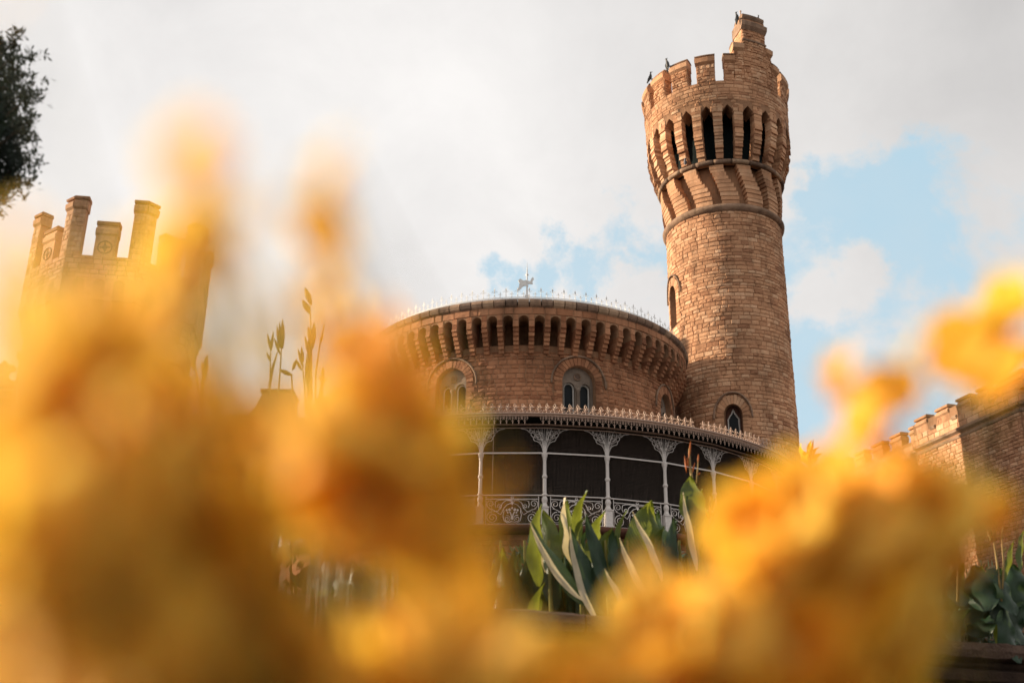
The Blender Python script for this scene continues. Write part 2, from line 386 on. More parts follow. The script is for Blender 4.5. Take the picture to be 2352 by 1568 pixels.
# ================================================================== TALL TOWER
TX = (6.5315, 31.5); GH = 2.5
def castle_tower():
    rn = random.Random(11)
    T = thing('stone_tower', 'tall round sandstone tower with a flared battlemented crown and black slits', 'tower', (TX[0], TX[1], GH))
    fn = cyl(TX, 1.75)
    A = 1.75
    # windows: (angle, hood centre v, opening half width, sill)
    wins = [(-.23, 9.78, .25, 8.6), (-1.36, 13.95, .25, 13.0)]
    holes = []; skips = []
    for a, cv, w, sill in wins:
        holes.append((a * A - .34, a * A + .34, sill, cv + .52)); skips.append((a * A, cv, .47, sill))
    mb = MB(); us = frange(-pi * A, pi * A, .16); vs = [GH, 5, 8, 12, 16.2]
    for h in holes: us += [h[0], h[1]]; vs += [h[2], h[3]]
    us = [u for u in us if not any(h[0] < u < h[1] for h in holes)]
    grid_wall(mb, fn, us, vs, holes)
    core = mb
    for (a, cv, w, sill), h in zip(wins, holes):
        arch_plate(mb, fn, arch_pts(a * A, cv, w, sill, 14, 1.5, .9), h, a * A, cv, -.28, 0, .5)
    mb.build('mortar_bed', MORTAR, T)
    mb = MB()
    def skip(u, v, hu, hv):
        for cu, cv, r, sill in skips:
            if abs(u - cu) < .25 + hu and sill - .05 < v < cv + .1: return True
            if v >= cv and ((u - cu) / (r + hu * .3)) ** 2 + ((v - cv) / (r * 1.35)) ** 2 < 1: return True
        return False
    ashlar(mb, fn, -2.35 * A, 2.35 * A, 6.0, 16.16, .112, .25, .017, .004, skip, rn)
    mb.build('shaft_stonework', SANDSTONE, T)
    for (a, cv, w, sill) in wins:
        cu = a * A
        wn = MB(); voussoirs(wn, fn, cu, cv, .26, .45, 13, .0, .035, 0, pi, 1.35, rn)
        for s_ in (-1, 1):
            v = sill
            while v < cv - .03:
                e = min(cv, v + rn.uniform(.1, .14)); wn.slab(fn, cu + s_ * .255 if s_ > 0 else cu - .255 - rn.uniform(.14, .24), cu + .255 + rn.uniform(.14, .24) if s_ > 0 else cu - .255, v + .006, e - .006, 0, .03, 2, rn.random()); v = e
        W_ = wn.build('window_arch', SANDSTONE, T)
        hm = MB(); hood(hm, fn, cu, cv, .52, .028, .045, 1.32, .05); hm.build('hood_mould', CAPSTONE, W_, smooth=True)
        pn = MB(); pn.slab(fn, cu - .3, cu + .3, sill, cv + .45, -.34, -.26, 4); pn.build('pane', GLASS, W_)
        fr = MB()
        o1 = [(cu - .17, sill), (cu - .17, cv - .02), (cu - .135, cv + .02), (cu - .10, cv + .08), (cu - .05, cv + .13), (cu - .025, cv + .2), (cu, cv + .27), (cu + .025, cv + .2), (cu + .05, cv + .13), (cu + .10, cv + .08), (cu + .135, cv + .02), (cu + .17, cv - .02), (cu + .17, sill)]
        fr.stroke(fn, o1, .02, 4, -.22); fr.build('frame', FRAMEP, W_)
        pl = MB(); arch_plate(pl, fn, o1, (cu - .27, cu + .27, sill, cv + .42), cu, cv - .021, -.25, -.225, .3); pl.build('tracery_plate', TERRA, W_)
    # thin cornice
    mb = MB(); mb.lathe(TX, [(1.70, 16.14), (1.80, 16.17), (1.86, 16.24), (1.87, 16.31), (1.80, 16.38), (1.72, 16.42)], 96); mb.build('string_course', CAPSTONE, T, smooth=True)
    # lower corbel zone
    mb = MB(); mb.lathe(TX, [(1.60, 16.38), (1.60, 17.75)], 72); mb.build('recess_wall', MORTAR, T)
    P22 = 2 * pi / 22
    PL = 2 * pi / 14
    for k in range(14):
        ca = -.48 + (k + .5) * PL
        if ca > pi: ca -= 2 * pi
        mb = MB(); v = 16.40; f2 = cyl(TX, 1.0)
        while v < 17.66:
            e = min(17.68, v + rn.uniform(.10, .15)); t = (v - 16.4) / 1.28; sm_ = 1 - t; sm_ = sm_ * sm_ * (3 - 2 * sm_)
            hw = PL / 2 - .095 + .02 * sin(t * 5 + 1); R1 = 1.775 + .10 * t + .04 * sin(t * pi); j = rn.uniform(-.004, .006)
            mb.slab(f2, ca + .21 * sm_ - hw, ca + .21 * sm_ + hw, v + .002, e - .002, .60, R1 - 1 + j, 4, rn.uniform(.35, .75)); v = e
        mb.build('pier', SANDSTONE, T)
    mb = MB(); nseg = 22
    for k in range(nseg):
        a0, a1 = k * P22 + .008, (k + 1) * P22 - .008; pts = []
        for a in frange(a0, a1, .05): pts.append((TX[0] + 1.9 * sin(a), TX[1] - 1.9 * cos(a), 17.76))
        mb.tube(pts, .072, 8, rn.random())
    mb.build('roll_moulding', CAPSTONE, T, smooth=True)
    mb = MB(); mb.lathe(TX, [(1.86, 17.70), (1.72, 17.71), (1.72, 17.84), (1.9, 17.82)], 60); mb.build('roll_bed', MORTAR, T)
    # belfry: ribs, and an inner drum painted near-black as shade in the slots
    mb = MB(); mb.lathe(TX, [(1.35, 17.7), (1.35, 20.3)], 48); mb.lathe(TX, [(0.01, 20.28), (2.05, 20.3)], 48); mb.lathe(TX, [(0.01, 17.74), (1.8, 17.76)], 48); mb.build('inner_wall', SHADE_BLACK, T)
    def Rb(v):
        t = min(1, max(0, (v - 17.8) / 1.25)); return 1.955 + .285 * sin(t * pi / 2)
    f1 = cyl(TX, 1.0)
    for k in range(22):
        ca = -.18 + k * P22
        if ca > pi: ca -= 2 * pi
        mb = MB(); v = 17.82
        while v < 19.27:
            e = min(19.3, v + rn.uniform(.085, .125)); j = rn.uniform(-.012, .012); hw = .056 + .004 * (v - 17.8) + rn.uniform(-.003, .003)
            lip = .03 if rn.random() < .3 else 0
            mb.slab(f1, ca - hw, ca + hw, v + .003, e - .003, Rb(v) - 1.24, Rb(v) - 1 + j + lip, 2, rn.random()); v = e
        mb.build('rib', SANDSTONE, T)
    # pointed heads + parapet wall
    fp = cyl(TX, lambda v: 1.0 + 1.235 + .03 * max(0, (v - 19.3)))
    f235 = lambda u, v, d=0: cyl(TX, 1.0)(u, v, 1.235 + .03 * max(0, v - 19.3) + d)
    mb = MB()
    for k in range(22):
        cu = -.18 + (k + .5) * P22
        pts = [(cu - .083, 19.29), (cu - .083, 19.32), (cu - .035, 19.45), (cu, 19.54), (cu + .035, 19.45), (cu + .083, 19.32), (cu + .083, 19.29)]
        arch_plate(mb, f235, pts, (cu - P22 / 2, cu + P22 / 2, 19.29, 19.62), cu, 19.321, -.5, 0, .5)
    grid_wall(mb, f235, frange(-pi, pi, .09), [19.62, 20.0, 20.38]); mb.lathe(TX, [(2.24, 20.375), (1.93, 20.38), (1.93, 19.7)], 66)
    mb.build('parapet_wall', MORTAR, T)
    mb = MB(); fu = lambda u, v, d=0: f235(u / 2.2, v, d)
    def sk(u, v, hu, hv):
        c = (u / 2.2 + .18) / P22 - .5; c -= round(c); du = abs(c) * P22 * 2.2
        return v < 19.66 and du < .14 + hu * .6
    ashlar(mb, fu, -2.6 * 2.2, 2.6 * 2.2, 19.3, 20.37, .11, .24, .016, .004, sk, rn)
    for k in range(22):
        for s_ in (-1, 1):
            cu = (-.18 + (k + .5) * P22 + s_ * .105) * 2.2
            mb.slab(fu, cu - .07, cu + .07, 19.30, 19.42, -.1, .02, 1, rn.random()); mb.slab(fu, cu - .065, cu + .065, 19.425, 19.55, -.1, .018, 1, rn.random())
    mb.build('parapet_stonework', SANDSTONE, T)
    # merlons
    def merlon(a0, a1, top, lipd=.08, inner=-.32, base=20.37, lip=.36):
        mb = MB(); u0, u1 = a0 * 2.2, a1 * 2.2; nu = max(2, int((a1 - a0) / .08))
        mb.slab(fu, u0 + .012, u1 - .012, base, top - .1, inner + .01, -.002, nu, .35)
        ashlar(mb, fu, u0, u1, base, top - lip, .11, .2, .026, .006, None, rn)
        for (ue, dr) in ((u0, 1), (u1, -1)):  # side faces
            f_ = lambda q, v, d, ue=ue, dr=dr: fu(ue - dr * (d - .012) , v, -q)
            ashlar(mb, f_, 0.0, -inner, base, top - lip, .11, .16, .012, .006, None, rn)
        mb.prof_slab(fu, u0 - .012, u1 + .012, [(top - lip, inner), (top - lip, .0), (top - lip + .07, lipd), (top - lip + .22, lipd + .012), (top - lip + .27, 0.01), (top - .06, .0), (top - .06, inner)], nu, rn.uniform(.3, .8))
        o = mb.build('merlon', SANDSTONE, T)
        cp = MB(); prof = [(top - .062, -.15 + .17 * cos(t)) if False else (top - .04 + .07 * sin(t), inner / 2 + (-inner / 2 + .035) * cos(t)) for t in frange(0, pi, .4)]
        cp.prof_slab(fu, u0 - .02, u1 + .02, [(top - .058, .03), *prof, (top - .058, inner)], nu, rn.uniform(.2, .8)); cp.build('cap_stone', CAPSTONE, o, smooth=False)
    per = .375
    for i in range(11):
        c0 = -.43 - i * per
        if c0 < -pi - .9: break
        merlon(c0, c0 + .255, 21.36)
    merlon(-.045, .085, 21.36); merlon(.085, .225, 21.78, lip=.30); merlon(.595, .70, 21.86, lip=.30); merlon(.70, .83, 21.42)
    for i in range(3): merlon(.93 + i * per, 1.2 + i * per, 21.36)
    # stepped turret block
    mb = MB(); ub0, ub1 = .225 * 2.2, .595 * 2.2
    mb.slab(fu, ub0, ub1, 20.37, 22.72, -.62, .0, 4, .4); ashlar(mb, fu, ub0, ub1, 20.37, 22.30, .11, .22, .026, .006, None, rn)
    for (ue, dr) in ((ub0, 1), (ub1, -1)):
        f_ = lambda q, v, d, ue=ue, dr=dr: fu(ue - dr * d, v, -q)
        ashlar(mb, f_, 0.0, .62, 21.7, 22.3, .11, .2, .02, .006, None, rn)
    B = mb.build('stair_turret', SANDSTONE, T)
    cp = MB(); cp.prof_slab(fu, ub0 - .03, ub1 + .03, [(22.30, -.66), (22.30, .01), (22.42, .09), (22.56, .10), (22.64, .02), (22.66, -.66)], 4); cp.prof_slab(fu, ub0 - .015, ub1 + .015, [(21.86, .0), (21.88, .045), (21.93, .045), (21.95, 0)], 4); cp.build('moulding', CAPSTONE, B)
    cp = MB(); cp.prof_slab(fu, ub0 + .05, ub1 - .03, [(22.70, -.60), (22.70, .01), (22.78, .04), (22.86, .03), (22.92, -.10), (22.92, -.5), (22.86, -.6)], 4); cp.build('cap_stone', CAPSTONE, B)
    cp = MB(); p = fu(ub0 + .1, 22.85, -.2); cp.tube([p, (p[0], p[1], 23.12)], .022, 6); cp.tube([(p[0], p[1], 23.10), (p[0] + .005, p[1], 23.14)], .03, 6); cp.build('rod', IRON, B)
    # lower turret drum that rises behind the stepped wall
    return fu
tower_fu = castle_tower()

# ================================================================== ROUND HALL
AX = (.4163, 30.0)
def scroll(cu, cv, r, turns=1.4, a0=0, sgn=1, n=16, r_end=.25):
    out = []
    for i in range(n + 1):
        t = i / n; a = a0 + sgn * turns * 2 * pi * t; q = r * (1 - (1 - r_end) * t); out.append((cu + q * cos(a), cv + q * sin(a)))
    return out
def round_hall():
    rn = random.Random(5)
    T = thing('round_hall', 'broad round sandstone hall with corbelled cornice, white roof cresting and iron veranda', 'building', (AX[0], AX[1], GH))
    A = 4.07; fn = cyl(AX, A)
    wc = [-.49 + .80 * i for i in range(-2, 4)]
    mb = MB(); holes = []; SP = 9.38
    for a in wc: holes.append((a * A - .5, a * A + .5, 8.5, 9.9))
    us = frange(-pi * A, pi * A, .22); us = [u for u in us if not any(h[0] < u < h[1] for h in holes)]
    for h in holes: us += [h[0], h[1]]
    grid_wall(mb, fn, us, [GH, 5, 8.5, 9.9, 10.27], holes)
    mb.lathe(AX, [(4.07, 10.27), (3.55, 10.28), (3.55, 11.0), (4.4, 11.01)], 90)
    for a, h in zip(wc, holes): arch_plate(mb, fn, arch_pts(a * A, SP, .43, 8.5, 14), h, a * A, SP, -.25, 0, .5)
    mb.build('mortar_bed', MORTAR, T)
    mb = MB()
    def skip(u, v, hu, hv):
        for a in wc:
            cu = a * A
            if abs(u - cu) < .45 + hu and v < SP: return True
            if v >= SP - .05 and ((u - cu) ** 2 + (v - SP) ** 2) < (.62 + hu * .3) ** 2: return True
        return False
    ashlar(mb, fn, -1.75 * A, 1.75 * A, 7.9, 10.12, .105, .2, .02, .006, skip, rn)
    mb.build('drum_stonework', REDSTONE, T)
    for a in wc:
        cu = a * A; w = MB(); voussoirs(w, fn, cu, SP, .44, .64, 17, 0, .03, rn and 0, pi, 1, rn)
        for s_ in (-1, 1):
            v = 8.5
            while v < SP - .02:
                e = min(SP, v + rn.uniform(.09, .13)); q = .44 + rn.uniform(.1, .22)
                w.slab(fn, cu + s_ * .44 if s_ > 0 else cu - q, cu + q if s_ > 0 else cu - .44, v + .005, e - .005, 0, .022, 2, rn.random()); v = e
        Wn = w.build('window_arch', REDSTONE, T)
        h = MB(); hood(h, fn, cu, SP - .03, .71, .026, .04, 1, .04); h.build('hood_mould', CAPSTONE, Wn, smooth=True)
        # tympanum with two round headed lights and a roundel
        ty = MB()
        for s_ in (-1, 1):
            c2 = cu + s_ * .215; pts = arch_pts(c2, 9.27, .145, 8.5, 10)
            arch_plate(ty, fn, pts, (c2 - .215, c2 + .215, 8.5, 9.46), c2, 9.271, -.26, -.13, .5)
        tv = [(cu - .43, 9.46), (cu + .43, 9.46)] + [(cu + .435 * cos(t), SP + .435 * sin(t)) for t in frange(.18, pi - .18, .2)]
        ty.add([fn(u, v, -.13) for u, v in tv], [tuple(range(len(tv)))], .5)
        ty.build('tympanum', PLASTER, Wn)
        rd = MB(); rd.stroke(fn, [(cu + .085 * cos(t), 9.57 + .085 * sin(t)) for t in frange(0, 2 * pi, .45)[:-1]], .016, 5, -.125, closed=True)
        cc = [fn(cu + .07 * cos(t), 9.57 + .07 * sin(t), -.12) for t in frange(0, 2 * pi, .45)[:-1]]; rd.add(cc, [tuple(range(len(cc)))], .1); rd.build('roundel', CAPSTONE, Wn)
        for s_ in (-1, 1):
            c2 = cu + s_ * .215
            pn = MB(); pn.slab(fn, c2 - .16, c2 + .16, 8.5, 9.44, -.30, -.24, 2); pn.build('pane', GLASS, Wn)
            fr = MB(); fr.stroke(fn, arch_pts(c2, 9.27, .128, 8.5, 10), .019, 4, -.215); fr.build('frame', FRAMEP, Wn)
        ml = MB(); ml.tube([fn(cu, 8.5, -.11), fn(cu, 9.18, -.11), fn(cu, 9.2, -.11), fn(cu, 9.27, -.11)], [.045, .04, .06, .075], 8); ml.build('mullion_column', PLASTER, Wn, smooth=True)
    # corbel table
    st, ph = .0885, -.0304; f1 = cyl(AX, 1.0)
    RC = 4.43; f2 = lambda u, v, d=0: f1(u, v, RC - 1 + d)
    mb = MB(); hs = .0285
    for k in range(-20, 21):
        cu = ph + k * st
        pts = [(cu - hs, 10.62), (cu - hs, 10.80)] + [(cu + hs * cos(t), 10.80 + .126 * sin(t)) for t in frange(pi - .3, .3, .35)] + [(cu + hs, 10.80), (cu + hs, 10.62)]
        arch_plate(mb, f2, pts, (cu - st / 2, cu + st / 2, 10.62, 10.97), cu, 10.801, -.36, 0, .6)
    mb.lathe(AX, [(RC, 10.97), (RC, 11.2), (3.9, 11.2)], 120); mb.lathe(AX, [(4.06, 10.95), (4.44, 10.955)], 120)
    a_l, a_r = ph - 20.5 * st, ph + 20.5 * st
    mb.lathe(AX, [(RC, 10.62), (RC, 11.0)], 60, a_r, a_l + 2 * pi)
    mb.build('parapet_wall', MORTAR, T)
    mb = MB(); f3 = lambda u, v, d=0: f2(u / 4.4, v, d)
    ashlar(mb, f3, -1.75 * 4.4, 1.75 * 4.4, 10.95, 11.14, .19, .33, .02, .006, None, rn, (.3, 1.2))
    for k in range(-20, 20):
        cu = (ph + (k + .5) * st) * 4.4; mb.slab(f3, cu - .066, cu + .066, 10.66, 10.785, -.05, .016, 1, rn.random()); 
        mb.prof_slab(f3, cu - .062, cu + .062, [(10.80, -.05), (10.80, .016), (10.94, .016), (10.94, -.05)], 1, rn.random())
    mb.build('parapet_stonework', REDSTONE, T)
    for k in range(-20, 20):
        mb = MB(); cu = ph + (k + .5) * st; v = 10.06; hw = .0150
        mb.slab(f1, cu - hw * .9, cu + hw * .9, 10.2, 10.98, 2.9, 3.1, 1, .4)
        steps = [(10.04, 10.13, 4.16), (10.13, 10.22, 4.21), (10.22, 10.31, 4.26), (10.31, 10.41, 4.31), (10.41, 10.51, 4.37), (10.51, 10.62, 4.42), (10.615, 10.66, 4.47)]
        for (a, b, R) in steps: mb.slab(f1, cu - hw - rn.uniform(0, .001), cu + hw + rn.uniform(0, .001), a + .002, b - .002, 3.04, R - 1 + rn.uniform(-.01, .01), 1, rn.random())
        mb.build('corbel', REDSTONE, T)
    # roll cornice in blocks
    mb = MB()
    for k in range(96):
        a0, a1 = k * 2 * pi / 96 + .003, (k + 1) * 2 * pi / 96 - .003
        mb.prof_slab(f1, a0, a1, [(11.15, 3.0), (11.13, 3.44), (11.17, 3.50), (11.24, 3.525), (11.31, 3.50), (11.36, 3.42), (11.37, 3.2), (11.2, 3.0)], 2, rn.random())
    mb.build('roll_cornice', CAPSTONE, T)
    mb = MB(); mb.lathe(AX, [(4.28, 11.36), (4.30, 11.44), (4.26, 11.45), (4.0, 11.5)], 120); mb.build('gutter', WHITE_IRON, T)
    mb = MB(); mb.lathe(AX, [(4.2, 11.38), (3.0, 11.95), (.02, 13.25)], 64); R_ = mb.build('roof', ROOFM, T)
    fc = cyl(AX, 4.27); mb = MB()
    for k in range(-50, 51):
        u = k * .1455; big = k % 2 == 0; h = .31 if big else .20; z = 11.43; r = .0055
        mb.stroke(fc, [(u, z), (u, z + h)], r, 3)
        s = h * .5
        mb.stroke(fc, [(u - .07, z), (u - .02, z + .06), (u, z + s), (u + .02, z + .06), (u + .07, z)], r * .8, 3)
        for sg in (-1, 1): mb.stroke(fc, [(u, z + s * 1.1), (u + sg * h * .17, z + s * 1.45), (u + sg * h * .24, z + s * 1.25)], r * 1.1, 3)
        w = h * .07; mb.add([fc(u - w, z + h * .78, 0), fc(u, z + h * .6, 0.006), fc(u + w, z + h * .78, 0), fc(u, z + h * 1.05, 0), fc(u, z + h * .78, -.01)], [(0, 1, 2, 3), (1, 0, 4), (2, 1, 4), (3, 2, 4), (0, 3, 4)])
    mb.stroke(fc, [(u_, 11.475) for u_ in frange(-7.3, 7.3, .15)], .012, 3)
    mb.build('roof_cresting', WHITE_IRON, R_)
    # finial
    mb = MB(); x, y = AX
    mb.lathe((x, y), [(.02, 13.1), (.09, 13.15), (.10, 13.2), (.05, 13.27), (.035, 13.32), (.07, 13.38), (.07, 13.42), (.03, 13.47), (.022, 13.7), (.045, 13.74), (.02, 13.78), (.018, 14.05), (.05, 14.09), (.02, 14.13), (.012, 14.3), (.001, 14.5)], 10)
    F_ = mb.build('finial', WHITE_IRON, R_, smooth=True)
    mb = F_ and MB()
    def plate(mb, pts, d=.02):
        n = len(pts); V = [(x + a, y - d, 13.3 + b) for a, b in pts] + [(x + a, y + d, 13.3 + b) for a, b in pts]
        mb.add(V, [tuple(range(n)), tuple(range(n, 2 * n))[::-1]] + [(i, (i + 1) % n, n + (i + 1) % n, n + i) for i in range(n)])
    plate(mb, [(-.02, .62), (-.10, .60), (-.20, .66), (-.26, .60), (-.22, .52), (-.24, .40), (-.27, .28), (-.2, .32), (-.12, .42), (-.02, .46)])
    plate(mb, [(.02, .60), (.09, .58), (.12, .66), (.17, .72), (.20, .66), (.15, .58), (.17, .50), (.1, .5), (.02, .5)])
    mb.build('weather_vane', WHITE_IRON, R_)
    # ---------------- veranda
    RCc, cst, cph = 7.043, .1905, .0425
    mb = MB(); mb.lathe(AX, [(7.02, GH), (7.02, 4.98)], 90); mb.build('base_wall', REDSTONE, T)
    mb = MB(); fb = cyl(AX, 7.02); ashlar(mb, fb, -1.2 * 7, 1.6 * 7, 2.5, 4.95, .12, .26, .02, .006, None, rn); mb.build('base_stonework', REDSTONE, T)
    mb = MB(); mb.lathe(AX, [(6.9, 4.94), (7.2, 4.95), (7.28, 5.0), (7.30, 5.05), (7.26, 5.11), (7.18, 5.13), (4.2, 5.13)], 90); mb.build('floor_edge_moulding', TERRA, T, smooth=True)
    mb = MB(); mb.lathe(AX, [(5.2, 5.1), (5.2, 7.35)], 60); mb.build('shade_backing', SHADE_BLACK, T)  # near-black sheet added to stand in for shade inside the veranda
    mb = MB(); mb.lathe(AX, [(4.1, 8.42), (7.38, 7.42)], 90); V_ = mb.build('veranda_roof', ROOFM, T)
    mb = MB(); mb.lathe(AX, [(7.37, 7.41), (7.37, 7.34), (6.95, 7.35), (4.1, 7.36)], 90); mb.build('ceiling', SHADE_BLACK, V_)  # underside coloured near-black for the shade below the eaves
    mb = MB(); mb.lathe(AX, [(7.38, 7.355), (7.41, 7.355), (7.43, 7.37), (7.41, 7.39), (7.445, 7.41), (7.445, 7.435), (7.38, 7.44)], 120); mb.build('gutter', IRON, V_)
    fe = cyl(AX, 7.43)
    mb = MB(); un = .165; n = int(1.3 * 7.43 / un)
    for k in range(-n, n + 8):
        u = k * un; z = 7.44; r = .0075; jt = rn.uniform(-.012, .012); hh = 1 + rn.uniform(-.06, .06)
        if k in (-7, 23): continue
        loop = [(u + jt * t + .028 * sin(t * pi * 2) * (1 if i < 5 else 1), z + .05 + .14 * hh * (1 - abs(2 * t - 1))) for i, t in enumerate([0, .15, .3, .42, .5, .58, .7, .85, 1])]
        loop = [(u, z + .04), (u - .022, z + .09), (u - .028, z + .13), (u - .012 + jt, z + .175), (u + jt, z + .19 * hh), (u + .012 + jt, z + .175), (u + .028, z + .13), (u + .022, z + .09)]
        mb.stroke(fe, loop, r * 1.1, 3, closed=True, d=.01)
        for sg in (-1, 1):
            mb.stroke(fe, [(u, z + .04), (u + sg * .03, z + .085), (u + sg * .062, z + .12), (u + sg * .075, z + .10)], r * 1.3, 3, d=.0)
            mb.stroke(fe, [(u, z + .03), (u + sg * .035, z + .045), (u + sg * .065, z + .06), (u + sg * .045, z + .025), (u + sg * .02, z + .02)], r * 1.2, 3)
            mb.stroke(fe, [(u + sg * .0825, z), (u + sg * .07, z + .035), (u + sg * .05, z + .02)], r, 3)
        mb.stroke(fe, [(u, z - .005), (u, z + .13)], r * 1.2, 3)
    mb.build('leaf_cresting', IRON, V_)
    mb = MB(); un = .127; n = int(1.3 * 7.43 / un)
    for k in range(-n, n + 8):
        u = k * un; z = 7.36; r = .0052
        if k in (0, 1): continue
        for sg in (-1, 1):
            mb.stroke(fe, [(u + sg * a, z - b) for a, b in ((0, .07), (.02, .045), (.05, .04), (.06, .065), (.045, .085), (.035, .07))], r, 3)
            mb.stroke(fe, [(u + sg * a, z - b) for a, b in ((.0635, .0), (.045, .02), (.0635, .05))], r, 3)
            mb.stroke(fe, [(u, z - .12), (u + sg * .02, z - .105), (u + sg * .026, z - .125)], r, 3)
        mb.stroke(fe, [(u, z), (u, z - .16)], r * 1.1, 3)
        mb.add([fe(u - .014, z - .145), fe(u, z - .13, .006), fe(u + .014, z - .145), fe(u, z - .19)], [(0, 1, 2, 3)])
    mb.build('scroll_fringe', IRON, V_)
    # columns, brackets, bars, panels
    def cpt(i): a = cph + cst * i; return a
    chord = 2 * RCc * sin(cst / 2)
    i0, i1 = -6, 8
    for i in range(i0, i1 + 1):
        a = cpt(i); x, y = AX[0] + RCc * sin(a), AX[1] - RCc * cos(a)
        mb = MB()
        fr_ = lambda u, v, d=0, a=a, x=x, y=y: (x + cos(a) * u + sin(a) * d, y + sin(a) * u - cos(a) * d, v)
        mb.box((x, y, 5.31), (.075, .075, .19), a); mb.box((x, y, 5.50), (.088, .088, .014), a); mb.box((x, y, 5.15), (.085, .085, .025), a)
        mb.lathe((x, y), [(.06, 5.51), (.066, 5.54), (.05, 5.57), (.045, 5.60), (.062, 5.66), (.058, 5.70), (.038, 5.74), (.06, 5.76), (.06, 5.785), (.04, 5.80), (.038, 6.12), (.055, 6.14), (.058, 6.17), (.045, 6.19), (.037, 6.21), (.035, 6.50), (.042, 6.53), (.042, 6.56), (.055, 6.59), (.062, 6.63), (.06, 6.66), (.045, 6.68)], 12)
        C_ = mb.build('column', COLPAINT, T, smooth=False)
        # fan of the bracket: solid flutes then filigree
        mb = MB()
        for q in frange(-.045, .045, .015):
            mb.stroke(fr_, [(q * .6, 6.66), (q * .75, 6.78), (q * 1.0, 6.9), (q * 1.6, 7.02), (q * 2.6, 7.14), (q * 4, 7.24)], [.010, .008, .006, .004, .003, .002], 4)
        mb.build('fan', COLPAINT, C_)
        for sg in (-1, 1):
            b = MB(); r = .0058
            b.stroke(fr_, [(sg * p, q) for p, q in ((.03, 6.67), (.045, 6.76), (.075, 6.84), (.12, 6.90), (.17, 6.925), (.21, 6.93), (.235, 6.96), (.24, 7.0), (.265, 7.03), (.29, 7.06), (.285, 7.10), (.33, 7.12), (.37, 7.16), (.42, 7.18), (.5, 7.19))], r * 1.3, 4)
            for (p, q, rr) in ((.13, 7.0, .06), (.2, 7.03, .045), (.16, 7.11, .05), (.09, 7.09, .045), (.25, 7.12, .035), (.31, 7.16, .03), (.07, 6.96, .03)):
                b.stroke(fr_, [(sg * u_, v_) for u_, v_ in scroll(p, q, rr, 1.3, 1.0, 1, 12, .3)], r, 3)
            for (p0, q0, p1, q1) in ((.04, 6.8, .11, 7.1), (.05, 6.8, .18, 7.05), (.06, 6.85, .24, 7.02), (.03, 6.85, .06, 7.2), (.1, 6.95, .28, 7.12), (.12, 7.05, .14, 7.2), (.2, 7.0, .22, 7.19)):
                b.stroke(fr_, [(sg * p0, q0), (sg * (p0 + (p1 - p0) * .4), q0 + (q1 - q0) * .6), (sg * p1, q1)], r * .7, 3)
            b.build('bracket', COLPAINT, C_)
        if i == i1: break
        a2 = cpt(i + 1); x2, y2 = AX[0] + RCc * sin(a2), AX[1] - RCc * cos(a2)
        fl = flat((x, y), (x2 - x, y2 - y)); w = chord
        mb = MB(); mb.slab(fl, .05, w - .05, 6.655, 6.685, -.012, .012); mb.build('tie_bar', COLPAINT, T)
        mb = MB(); mb.stroke(fl, [(.0, 7.22), (w, 7.22)], .012, 4); mb.slab(fl, .0, w, 7.28, 7.31, -.02, .02); mb.build('lintel_bar', IRON, T)
        # railing panel
        p0, p1 = .125, w - .125; cx_ = w / 2; r = .0085; mb = MB()
        mb.slab(fl, .04, w - .04, 5.755, 5.775, -.02, .02)
        for z in (5.685, 5.165): mb.stroke(fl, [(p0, z), (p1, z)], r * 1.1, 4)
        for u in (p0, p1): mb.stroke(fl, [(u, 5.13), (u, 5.76)], r * 1.1, 4)
        mb.stroke(fl, [(cx_ + .026 * cos(t), 5.72 + .026 * sin(t)) for t in frange(0, 2 * pi, .6)[:-1]], r, 3, closed=True)
        for sg in (-1, 1):
            q = lambda pts: [(cx_ + sg * u, v) for u, v in pts]
            mb.stroke(fl, q(scroll(.41, 5.30, .125, 2.0, 1.6, -1, 30, .12)), r, 3)
            mb.stroke(fl, q(scroll(.45, 5.585, .09, 1.5, -1.4, 1, 22, .2)), r, 3)
            mb.stroke(fl, q(scroll(.27, 5.53, .055, 1.4, -1.8, -1, 18, .2)), r, 3)
            mb.stroke(fl, q([(.0, 5.62), (.06, 5.655), (.13, 5.655), (.20, 5.60), (.24, 5.5), (.30, 5.43), (.38, 5.425)]), r * 1.1, 3)
            mb.stroke(fl, q([(.02, 5.60), (.10, 5.57), (.17, 5.50), (.20, 5.42), (.24, 5.36), (.30, 5.40), (.40, 5.46), (.5, 5.49)]), r, 3)
            mb.stroke(fl, q([(.0, 5.66), (.14, 5.675), (.27, 5.665), (.34, 5.64), (.355, 5.56), (.33, 5.50)]), r, 3)
            mb.stroke(fl, q(scroll(.10, 5.275, .075, 1.5, 1.2, 1, 20, .2)), r, 3)
            mb.stroke(fl, q([(.0, 5.22), (.10, 5.19), (.17, 5.24), (.19, 5.35), (.165, 5.45)]), r * 1.1, 3)
            mb.stroke(fl, q([(.0, 5.25), (.02, 5.36), (.05, 5.42)]), r * 1.8, 4)
            for (u, v, s) in ((.055, 5.46, .035), (.115, 5.45, .028), (.09, 5.40, .022)):
                mb.add([fl(cx_ + sg * (u - s), v, .006), fl(cx_ + sg * u, v - s, .01), fl(cx_ + sg * (u + s), v + s * .3, .006), fl(cx_ + sg * u, v + s, .01), fl(cx_ + sg * u, v, -.01)], [(0, 1, 2, 3), (0, 1, 4), (1, 2, 4), (2, 3, 4), (3, 0, 4)])
        for s_, (u, v) in ((.035, (0, 5.61)), (.02, (0, 5.50))):
            mb.add([fl(cx_ - s_, v, 0), fl(cx_, v - s_ * 1.5, .01), fl(cx_ + s_, v, 0), fl(cx_, v + s_ * 1.2, .01), fl(cx_, v, -.012)], [(0, 1, 2, 3), (0, 1, 4), (1, 2, 4), (2, 3, 4), (3, 0, 4)])
        mb.build('railing_panel', COLPAINT, T)
